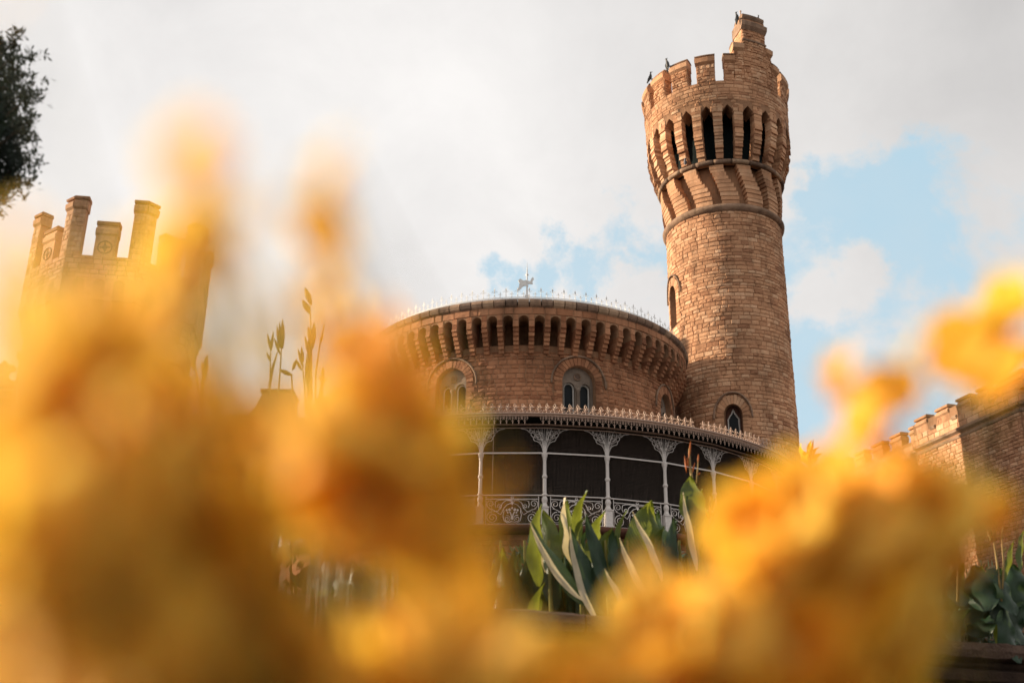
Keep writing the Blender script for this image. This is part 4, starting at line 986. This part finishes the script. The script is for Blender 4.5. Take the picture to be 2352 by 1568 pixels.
# right hand bed
def dry_plant(label, cx, items, leaves=(), Y=8.6, m=STALK, buds=STALK, by=1380, name='dry_canna'):
    bp = at(cx, by, Y); bp.z = ground_z(bp.x, Y); T = thing(name, label, 'plant', bp, unit=False)
    for L_ in leaves: dleaf(T, *L_)
    for pts, bud in items: spike(T, [(cx, by)] + pts, Y, bud, buds, .010, m)
    return T
Y9 = 9.2
dry_plant('lone dry canna stalk with split seed head against sky right of octagonal tower', 466, [
    ([(462, 940), (450, 850), (445, 800)], [((446, 850), (434, 790), 9), ((444, 850), (449, 783), 11), ((442, 840), (440, 810), 8)]), ([(466, 940), (468, 860), (472, 820)], [((470, 870), (464, 828), 9), ((472, 872), (476, 812), 9), ((468, 862), (480, 840), 7), ((466, 850), (476, 835), 6)])], [((470, 820), (462, 950), Y9, 14, STALK, .4, 0, .2, 0)], Y9)
dry_plant('dry canna with a finger like seed head above the sloping stack', 636, [
    ([(640, 900), (645, 830), (648, 780)], [((642, 800), (636, 745), 8), ((645, 800), (642, 738), 8), ((648, 800), (649, 732), 10), ((650, 800), (652, 745), 8), ((644, 815), (630, 775), 8)]), ([(620, 880), (622, 800)], [((622, 805), (614, 765), 8), ((623, 805), (628, 760), 8), ((621, 830), (612, 808), 7)])], [((640, 800), (622, 900), Y9, 16, STALK, .4, 0, .2, 0)], Y9)
dry_plant('tall dark dry canna with ragged flower heads, tallest stalk left of the hall', 716, [
    ([(715, 900), (716, 800), (712, 700)], [((712, 720), (694, 688), 16), ((715, 700), (700, 660), 16), ((716, 790), (708, 750), 14), ((718, 800), (722, 740), 14), ((712, 820), (700, 772), 10)]), ([(725, 860), (735, 790), (745, 745)], [((735, 790), (742, 765), 8)]), ([(700, 900), (695, 840)], [((697, 845), (684, 800), 9), ((697, 830), (692, 795), 8), ((693, 850), (680, 825), 8)])], [((712, 760), (712, 950), Y9, 30, CANNA_DARK, .5, 0, .1, 0)], Y9)
dry_plant('dry canna with a bent over seed head pointing left', 668, [
    ([(672, 900), (670, 860), (655, 850)], [((672, 862), (640, 848), 12), ((672, 850), (682, 824), 10)])], [], Y9)
dry_plant('short dry canna stalk with a spiny head nearest the hall', 745, [
    ([(740, 930), (742, 880)], [((740, 890), (742, 842), 11), ((739, 880), (732, 860), 4), ((742, 880), (750, 866), 4)])], [((736, 880), (745, 980), Y9, 30, STALK, .3, 0, .1, 0)], Y9)
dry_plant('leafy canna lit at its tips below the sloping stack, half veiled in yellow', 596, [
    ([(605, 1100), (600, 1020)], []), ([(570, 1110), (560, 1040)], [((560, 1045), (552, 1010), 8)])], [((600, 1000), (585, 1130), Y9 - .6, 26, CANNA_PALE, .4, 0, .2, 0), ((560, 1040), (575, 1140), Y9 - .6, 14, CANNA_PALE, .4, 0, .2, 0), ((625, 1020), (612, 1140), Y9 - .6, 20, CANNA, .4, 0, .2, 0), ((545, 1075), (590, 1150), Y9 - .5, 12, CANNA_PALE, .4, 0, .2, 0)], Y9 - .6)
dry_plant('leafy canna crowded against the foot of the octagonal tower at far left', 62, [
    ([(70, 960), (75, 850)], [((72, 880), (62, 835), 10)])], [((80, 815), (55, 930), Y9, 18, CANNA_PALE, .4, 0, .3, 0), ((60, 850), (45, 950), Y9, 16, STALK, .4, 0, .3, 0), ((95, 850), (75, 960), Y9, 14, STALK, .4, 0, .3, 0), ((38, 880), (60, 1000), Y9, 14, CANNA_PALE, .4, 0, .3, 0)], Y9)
dry_plant('dry orange seed stalk in front of the downpipe foot', 2108, [
    ([(2110, 1260), (2108, 1180), (2107, 1150)], [((2107, 1170), (2110, 1140), 8), ((2105, 1185), (2096, 1165), 6), ((2110, 1180), (2118, 1155), 6)])], [])
dry_plant('dry seed stalk with a knobbly head right of the downpipe', 2160, [
    ([(2158, 1260), (2155, 1200), (2152, 1180)], [((2152, 1190), (2148, 1170), 9), ((2155, 1205), (2162, 1180), 10), ((2158, 1225), (2166, 1205), 8)]), ([(2182, 1270), (2180, 1215)], [((2180, 1222), (2188, 1205), 7), ((2178, 1218), (2172, 1205), 6)])], [((2178, 1230), (2184, 1290), 8.5, 14, CANNA_PALE, .4, 0, .2, 0)])
dry_plant('single thin seed stalk with pointed bud before the right wing', 2200, [
    ([(2202, 1260), (2200, 1190)], [((2200, 1195), (2205, 1165), 8)])], [])
dry_plant('pair of dry seed stalks above broad dark leaves near the right edge', 2300, [
    ([(2290, 1290), (2282, 1240), (2280, 1220)], [((2278, 1245), (2268, 1215), 8), ((2284, 1240), (2288, 1212), 8), ((2280, 1235), (2276, 1212), 7)]), ([(2306, 1290), (2302, 1250), (2302, 1225)], [((2302, 1240), (2304, 1210), 6), ((2304, 1270), (2312, 1255), 6)])],
    [((2328, 1240), (2300, 1330), 8.6, 30, CANNA, .3, 0, .2, .3), ((2352, 1215), (2345, 1300), 8.6, 30, CANNA, .4, 0, .2, .3), ((2290, 1300), (2330, 1400), 8.6, 70, CANNA_DARK, .3, 0, .2, .3)])
dry_plant('canna with forked sunlit leaves left of the right wing', 1985, [
    ([(1990, 1240), (1985, 1190)], []), ([(1945, 1230), (1930, 1190)], [])], [((1975, 1175), (1990, 1260), 8.5, 16, CANNA_PALE, .4, 0, .3, 0), ((2030, 1180), (2000, 1290), 8.5, 16, CANNA, .4, 0, .3, 0), ((1905, 1170), (1950, 1260), 8.5, 14, CANNA_PALE, .4, 0, .3, 0), ((2010, 1130), (2022, 1200), 8.5, 8, CANNA_PALE, .4, 0, .3, 0), ((1950, 1250), (1990, 1210), 8.4, 16, CANNA_PALE, .4, 0, .3, 0)])
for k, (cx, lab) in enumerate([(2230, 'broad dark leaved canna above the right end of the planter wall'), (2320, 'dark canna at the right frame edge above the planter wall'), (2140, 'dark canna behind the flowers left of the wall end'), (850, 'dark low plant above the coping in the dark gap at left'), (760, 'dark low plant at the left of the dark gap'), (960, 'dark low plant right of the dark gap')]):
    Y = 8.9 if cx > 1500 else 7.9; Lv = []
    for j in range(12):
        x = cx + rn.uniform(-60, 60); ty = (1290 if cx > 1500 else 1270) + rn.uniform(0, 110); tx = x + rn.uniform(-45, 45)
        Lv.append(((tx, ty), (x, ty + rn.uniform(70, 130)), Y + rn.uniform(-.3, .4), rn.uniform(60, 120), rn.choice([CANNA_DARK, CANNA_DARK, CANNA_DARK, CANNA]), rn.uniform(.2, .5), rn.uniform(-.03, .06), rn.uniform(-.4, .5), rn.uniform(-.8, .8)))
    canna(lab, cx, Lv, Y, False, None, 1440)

def shrub(label, dx, Y, wr, top, seed):
    rr = random.Random(seed); b = at(dx, 1500, Y); z0 = ground_z(b.x, Y); b.z = z0; zt = at(dx, top, Y).z; hh = (zt - z0) / 2
    T = thing('dark_shrub', label, 'shrub', b, unit=False)
    mb = MB(False)
    for k in range(5): mb.tube([b, b + Vector((rr.uniform(-.3, .3) * wr, rr.uniform(-.2, .2), hh)), b + Vector((rr.uniform(-.8, .8) * wr, rr.uniform(-.2, .2), hh * 1.7))], [.02, .014, .006], 5)
    mb.build('stem', BARK, T); mb = MB(False)
    cl = [(rr.uniform(-.85, .85) * wr, rr.uniform(-.3, .3), rr.uniform(.1, 1.75) * hh, rr.uniform(.12, .24)) for _ in range(60)]
    for (x, y, z, q) in cl:
        if z > hh * 1.5 and abs(x) > wr * .6: continue
        for _ in range(70):
            d = Vector((rr.gauss(0, 1), rr.gauss(0, 1), rr.gauss(0, 1))).normalized(); p = b + Vector((x, y, z)) + d * q * rr.uniform(.6, 1.1)
            e = (d + Vector((0, 0, .5)) + Vector((rr.gauss(0, .5), rr.gauss(0, .5), rr.gauss(0, .5)))).normalized(); s_ = e.orthogonal().normalized() * .018; ln = rr.uniform(.06, .11)
            mb.add([p, p + e * ln * .5 + s_, p + e * ln, p + e * ln * .5 - s_], [(0, 1, 2, 3)])
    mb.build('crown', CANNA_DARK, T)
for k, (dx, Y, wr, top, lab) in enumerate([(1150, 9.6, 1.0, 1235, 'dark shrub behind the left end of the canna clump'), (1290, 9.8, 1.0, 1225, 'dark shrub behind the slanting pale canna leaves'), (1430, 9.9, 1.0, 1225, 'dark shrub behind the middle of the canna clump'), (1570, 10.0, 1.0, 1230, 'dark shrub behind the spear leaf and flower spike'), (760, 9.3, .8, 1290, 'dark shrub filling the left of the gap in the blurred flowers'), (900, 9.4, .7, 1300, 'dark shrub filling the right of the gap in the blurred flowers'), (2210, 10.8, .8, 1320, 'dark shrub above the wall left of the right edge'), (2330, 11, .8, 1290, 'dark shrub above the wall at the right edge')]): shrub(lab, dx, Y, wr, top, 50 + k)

# ------------------------------------------------------------------ orange canna flower head in focus by the tower foot
bp = at(1862, 1400, 9.0); bp.z = ground_z(bp.x, 9.0); T = thing('canna_plant', 'tall canna with one orange flower at the right foot of the round tower', 'plant', bp, unit=False)
spike(T, [(1862, 1400), (1860, 1200), (1858, 1050)], 9.0, [((1860, 1060), (1868, 1008), 12)], CANNA_RED)
for (tx, ty, w, mm, sd) in ((1838, 1018, 34, PETAL, .3), (1862, 1010, 30, PETAL_DEEP, 0), (1880, 1025, 30, CANNA_RED, .6), (1845, 1035, 36, PETAL_DEEP, -.4), (1886, 1040, 26, CANNA_RED, .2), (1868, 1025, 34, PETAL, .9)): dleaf(T, (tx, ty), (1860, 1062), 9.0, w, mm, .3, .02, .5, sd, name='petal')

# ------------------------------------------------------------------ dark tree reaching in at upper left
def tree():
    rn = random.Random(77); Y = 4.6; c0 = at(-40, 270, Y)
    ends_scale = .8
    T = thing('tree', 'dark fine leaved tree reaching in at the upper left edge', 'tree', (c0.x - .5, Y, 0), unit=False)
    mb = MB(False); mb.tube([(c0.x - .5, Y, -.05), (c0.x - .46, Y, 1), (c0.x - .4, Y, 2.0), (c0.x - .32, Y, 3.0), (c0.x - .3, Y, 3.7)], [.12, .1, .08, .05, .02], 8); mb.build('trunk', BARK, T, smooth=True)
    tips = []
    def pl(x, y): return at(x, y, Y + rn.uniform(-.25, .25))
    limbs = MB(False); root = Vector((c0.x - .38, Y, 2.3))
    ends = [(75, 75), (90, 130), (70, 170), (105, 190), (95, 215), (60, 230), (85, 290), (95, 275), (70, 330), (88, 370), (60, 400), (30, 420), (10, 455), (40, 350), (20, 300), (0, 250), (50, 260), (10, 100), (-30, 150), (-60, 300), (-80, 200), (20, 200), (-40, 380), (-100, 100), (-120, 330), (70, 385), (30, 140)]
    cl = MB(False)
    for (x, y) in ends:
        e = pl(x * .85 - 8, y); s = root + Vector((0, 0, (e.z - root.z) * .55)); m_ = s.lerp(e, .5) + Vector((rn.uniform(-.03, .03), 0, -.04)); limbs.tube([s, m_, e], [.014, .008, .003], 5)
        for q in range(80):
            t = rn.uniform(.35, 1.02); p = (s.lerp(m_, t * 2) if t < .5 else m_.lerp(e, (t - .5) * 2)) + Vector((rn.gauss(0, .030), rn.gauss(0, .05), rn.gauss(0, .032)))
            sp = .16 if rn.random() < .25 else .07
            for h in range(12):
                d = Vector((rn.gauss(0, 1), rn.gauss(0, 1), rn.gauss(.3, 1))).normalized(); s_ = d.orthogonal().normalized() * .005; Ln = rn.uniform(.02, .045)
                b = p + Vector((rn.gauss(0, .012), rn.gauss(0, .012), rn.gauss(0, .012))); cl.add([b, b + d * Ln * .5 + s_, b + d * Ln, b + d * Ln * .5 - s_], [(0, 1, 2, 3)])
    limbs.build('limb', BARK, T); cl.build('crown', TREELEAF, T)
tree()

# ------------------------------------------------------------------ yellow flowers close to the lens
def petal_mesh(name, Ln, wd, m, cup=.35, ruff=.06, seed=0):
    rr = random.Random(seed); mb = MB(False); V = []; n = 6; q = 5
    for i in range(n + 1):
        t = i / n; w = wd * .5 * (sin(pi * (.12 + .80 * t)) ** .7); z = cup * Ln * t * t
        for k in range(q):
            s = -1 + 2 * k / (q - 1); V.append((Ln * t * cos(.2), s * w, z + .12 * w * s * s + ruff * Ln * sin(6 * s + t * 5 + seed)))
    F = [(i * q + k, i * q + k + 1, i * q + q + k + 1, i * q + q + k) for i in range(n) for k in range(q - 1)]
    me = bpy.data.meshes.new(name); me.from_pydata(V, [], F); a = me.attributes.new('tone', 'FLOAT', 'FACE'); a.data.foreach_set('value', [.5] * len(F))
    me.polygons.foreach_set('use_smooth', [True] * len(F)); me.materials.append(m); return me
PM = {k: [petal_mesh('petal', .55, .46, m, c_, .03, s) for s, c_ in ((1, .25), (2, .5), (3, .05))] for k, m in (('y', PETAL), ('p', PETAL_PALE), ('o', PETAL_DEEP))}
cen = MB(False); cen.lathe((0, 0), [(.001, .06), (.05, .05), (.08, .01), (.05, -.05), (.015, -.10)], 8); CENTRE = cen.build('flower_centre', DISC, base=(0, 0, 0), smooth=True); CM = CENTRE.data; bpy.data.objects.remove(CENTRE)
fr = random.Random(99); FN = [0]
def flower(dx, dy, dist, diam, kind='y', label=None, group='yellow flowers close to the lens', np_=None):
    p = Vector((0, 0, EYE)) + ray(dx, dy).normalized() * dist
    size = diam * dist / 2352 / FPX
    gx, gy = p.x + fr.uniform(-.05, .08), p.y + fr.uniform(.10, .24)
    tone_ = {'y': 'golden yellow', 'p': 'pale lemon', 'o': 'deep orange'}[kind]
    zone = ('at the left edge before the octagonal tower' if dx < 400 else 'between the octagonal tower and the hall' if dx < 850 else 'before the left half of the veranda' if dx < 1180 else 'below the canna clump' if dx < 1650 else 'right of the canna clump' if dx < 2050 else 'near the right edge') if dy < 1250 else ('along the bottom left' if dx < 700 else 'along the bottom centre left' if dx < 1180 else 'along the bottom centre' if dx < 1650 else 'along the bottom right')
    T = thing('yellow_flower', label or 'blurred %s bloom %s' % (tone_, zone), 'flower', (gx, gy, -.02), ('blurred %s blooms %s' % (tone_, zone)) if not label else None, unit=False)
    nrm = Vector((fr.gauss(-.65, .4), fr.gauss(-.5, .4), fr.gauss(.3, .35))).normalized(); Q = nrm.to_track_quat('Z', 'Y')
    mb = MB(False); mb.tube([(gx, gy, -.02), (gx, gy, p.z * .6), (gx * .75 + p.x * .25, gy * .75 + p.y * .25, p.z * .9), p - nrm * size * .1], [.0012, .0009, .0007, .0006], 5); mb.build('stem', STEMG, T, smooth=True)
    o = bpy.data.objects.new('flower_centre', CM); COL.objects.link(o); o.parent = T; o.location = p - T.location; o.rotation_mode = 'QUATERNION'; o.rotation_quaternion = Q; o.scale = (size,) * 3
    n = np_ or fr.choice([9, 10, 11]); a0 = fr.random() * 6
    for k in range(n):
        q = bpy.data.objects.new('petal', fr.choice(PM[kind])); COL.objects.link(q); q.parent = T; q.location = p - T.location; q.rotation_mode = 'QUATERNION'
        q.rotation_quaternion = Q @ Vector((0, 0, 1)).to_track_quat('Z', 'Y') @ Matrix.Rotation(a0 + 2 * pi * k / n, 3, 'Z').to_quaternion(); s = size * fr.uniform(.85, 1.15); q.scale = (s, s * fr.uniform(.8, 1.3), s * fr.uniform(.6, 1.4))
    FN[0] += 1
# named, individually visible soft blooms
flower(470, 350, .33, 130, 'p', 'pale yellow bloom rising highest over the sky, left of centre')
flower(765, 430, .35, 130, 'y', 'orange yellow bloom against the sky right of the highest pale one')
flower(1985, 930, .60, 150, 'y', 'bright v shaped yellow bloom against blue sky right of the round tower', np_=4)
flower(1930, 850, .60, 90, 'y', 'small pointed yellow bloom above the v shaped one')
flower(2300, 750, .55, 190, 'y', 'deep yellow bloom cut by the right edge above the battlements')
flower(20, -30, .25, 60, 'o', 'orange petal tip just inside the top left corner')
spots = [(460, 470, 130, 'y'), (490, 560, 150, 'y'), (420, 610, 130, 'p'), (740, 520, 110, 'y'), (770, 620, 140, 'y'), (740, 700, 130, 'p'), (830, 720, 130, 'y'), (860, 800, 150, 'o'), (920, 850, 140, 'y'), (780, 790, 110, 'o'),
         (20, 620, 150, 'p'), (10, 760, 150, 'p'), (150, 700, 150, 'p'), (230, 800, 170, 'y'), (330, 720, 150, 'p'), (370, 640, 120, 'p'), (250, 690, 100, 'y'), (300, 860, 150, 'y'), (180, 880, 150, 'y'), (120, 820, 120, 'y'), (390, 780, 90, 'p'),
         (40, 900, 170, 'p'), (420, 920, 140, 'y'), (150, 1000, 180, 'y'), (300, 1000, 180, 'y'), (520, 1010, 130, 'y'), (640, 980, 130, 'p'), (740, 960, 120, 'p'), (700, 1040, 150, 'p'), (820, 930, 130, 'y'), (930, 960, 150, 'y'), (840, 1040, 150, 'y'), (960, 1060, 150, 'y'), (890, 1130, 160, 'y'), (1010, 1170, 140, 'y'), (760, 1130, 150, 'y'), (1080, 1230, 130, 'y'), (1170, 1110, 70, 'o'), (1040, 1280, 120, 'y'), (1130, 1200, 80, 'y'),
         (2210, 800, 110, 'y'), (2330, 860, 130, 'y'), (2260, 790, 130, 'y'), (2340, 700, 120, 'y'), (1960, 900, 90, 'y'), (2030, 930, 100, 'y'), (1990, 960, 90, 'y'), (880, 900, 130, 'y'), (960, 900, 120, 'y'), (900, 980, 150, 'y'), (990, 990, 110, 'y'), (1030, 1110, 120, 'p'), (60, 560, 90, 'p'), (90, 950, 170, 'y'), (230, 930, 160, 'y'), (340, 930, 150, 'p'), (470, 980, 130, 'y'), (20, 1000, 150, 'y'), (600, 1050, 90, 'y'), (1770, 1200, 140, 'y'), (1860, 1180, 130, 'y'), (2110, 790, 70, 'p'), (2050, 900, 100, 'y'), (1990, 990, 110, 'o'), (1790, 1170, 110, 'y'), (1750, 1230, 110, 'y'), (1850, 1110, 90, 'y'), (1870, 1110, 130, 'y'), (1930, 1090, 110, 'y'), (2030, 1050, 80, 'y'), (1960, 1170, 100, 'o'), (2010, 1120, 90, 'y'), (2210, 1210, 90, 'y'), (2290, 1190, 90, 'y'),  (2060, 1260, 110, 'y'), (1820, 1200, 120, 'o'),
         (1730, 1280, 110, 'y'), (1480, 1310, 50, 'p'), (1470, 1400, 100, 'p'), (1570, 1400, 110, 'y'), (2000, 1300, 130, 'y'), (1900, 1290, 130, 'o'), (2060, 1350, 120, 'y'), (1680, 1370, 120, 'p'), (1250, 1490, 70, 'p'), (1180, 1500, 80, 'y')]
for (x, y, d, k) in spots:
    flower(x, y, .27 + .36 * x / 2352 + fr.uniform(-.02, .03), d * (1.35 if y > 780 else 1.15), k)
for (x, y, d, dist) in ((400, 600, 150, .36), (430, 530, 120, .34), (475, 360, 170, .25), (480, 450, 170, .27), (500, 520, 160, .30), (770, 370, 120, .30), (740, 480, 150, .32), (760, 570, 150, .33), (350, 560, 110, .3), (395, 690, 140, .42), (385, 570, 110, .40), (410, 640, 120, .42)):
    flower(x, y, dist, d, fr.choice('yp'))
flower(650, 800, .17, 260, 'p', 'very close pale bloom veiling the dry stalks left of the hall')
flower(120, 700, .19, 220, 'p', 'very close pale bloom veiling the left side of the octagonal tower')
def hole(x, y):
    if 1080 < x < 1440 and y < 1530: return True
    if 1000 < x < 1690 and y < 1400: return True
    if 630 < x < 990 and 1200 < y < 1530: return True
    if 530 < x < 730 and 1000 < y < 1210: return True
    if x > 2050 and y > 1340: return True
    if 2180 < x and y > 1180: return True
    return False
tries = 0; cnt = 0
while cnt < 172 and tries < 9000:
    tries += 1; x, y = fr.uniform(-80, 2400), 1640 - 600 * fr.random() ** 1.1
    if hole(x, y): continue
    if x > 1600 and y < 1150: continue
    low = y > 1380
    flower(x, y, .27 + .36 * x / 2352 + fr.uniform(-.03, .03), fr.uniform(170, 260) * (1.25 if x < 1150 else 1), 'o' if (y > 1490 and fr.random() < (.2 if x < 1150 else .45)) or fr.random() < .04 else fr.choice('ypp' if x < 1150 else 'yyp')); cnt += 1  # more pale petals at left to brighten it, orange ones low as painted shade

# the rest of the flower bed, further in: a mass nobody could count
def flower_bed():
    rr = random.Random(404); mb = MB(False); n_ok = 0; k = 0
    parts = {'y': MB(False), 'o': MB(False), 's': MB(False)}
    def blocked(x, y):
        if 1090 < x < 1430 and y < 1500: return True
        if 980 < x < 1700 and y < 1400: return True
        if 660 < x < 940 and 1240 < y < 1470: return True
        if 550 < x < 710 and 1000 < y < 1190: return True
        if x > 2090 and y > 1350: return True
        if x > 2120 and y > 1190: return True
        return y < (1020 if x < 1000 else 1190)
    while n_ok < 620 and k < 20000:
        k += 1; x, y = rr.uniform(-100, 2420), rr.uniform(1000, 1650)
        if blocked(x, y): continue
        dist = rr.uniform(.62, 1.5); p = Vector((0, 0, EYE)) + ray(x, y).normalized() * dist; size = rr.uniform(.040, .062)
        nrm = Vector((rr.gauss(-.65, .4), rr.gauss(-.5, .4), rr.gauss(.3, .35))).normalized(); Q = nrm.to_track_quat('Z', 'Y').to_matrix(); m_ = parts['o' if rr.random() < .35 else 'y']
        for j in range(8):
            a = 2 * pi * j / 8 + rr.uniform(-.1, .1); e = Vector((cos(a), sin(a), 0)); f = Vector((-sin(a), cos(a), 0)); c_ = rr.uniform(.1, .45); L_ = size * .55; w = size * .24
            V = [p, p + Q @ (e * L_ * .5 - f * w + Vector((0, 0, c_ * L_ * .3))), p + Q @ (e * L_ * .5 + Vector((0, 0, c_ * L_ * .2))), p + Q @ (e * L_ * .5 + f * w + Vector((0, 0, c_ * L_ * .3))), p + Q @ (e * L_ - f * w * .6 + Vector((0, 0, c_ * L_))), p + Q @ (e * L_ + f * w * .6 + Vector((0, 0, c_ * L_)))]
            m_.add(V, [(0, 1, 2), (0, 2, 3), (1, 4, 5, 2), (2, 5, 3)])
        parts['s'].tube([(p.x, p.y + .02, -.02), p - nrm * .004], .0008, 3); n_ok += 1
    # one object: petals in two tones and stems share it through three material slots
    big = MB(False); idx = []
    for i, q in enumerate(('y', 'o', 's')): big.add(parts[q].v, parts[q].f); idx += [i] * len(parts[q].f)
    o = big.build('flower_bed', PETAL, base=(0, .9, 0)); o.data.materials.append(PETAL_DEEP); o.data.materials.append(STEMG); o.data.polygons.foreach_set('material_index', idx)
    tag(o, 'dense mass of yellow blooms filling the bed behind the nearest flowers', 'flowers', None, 'stuff')
flower_bed()
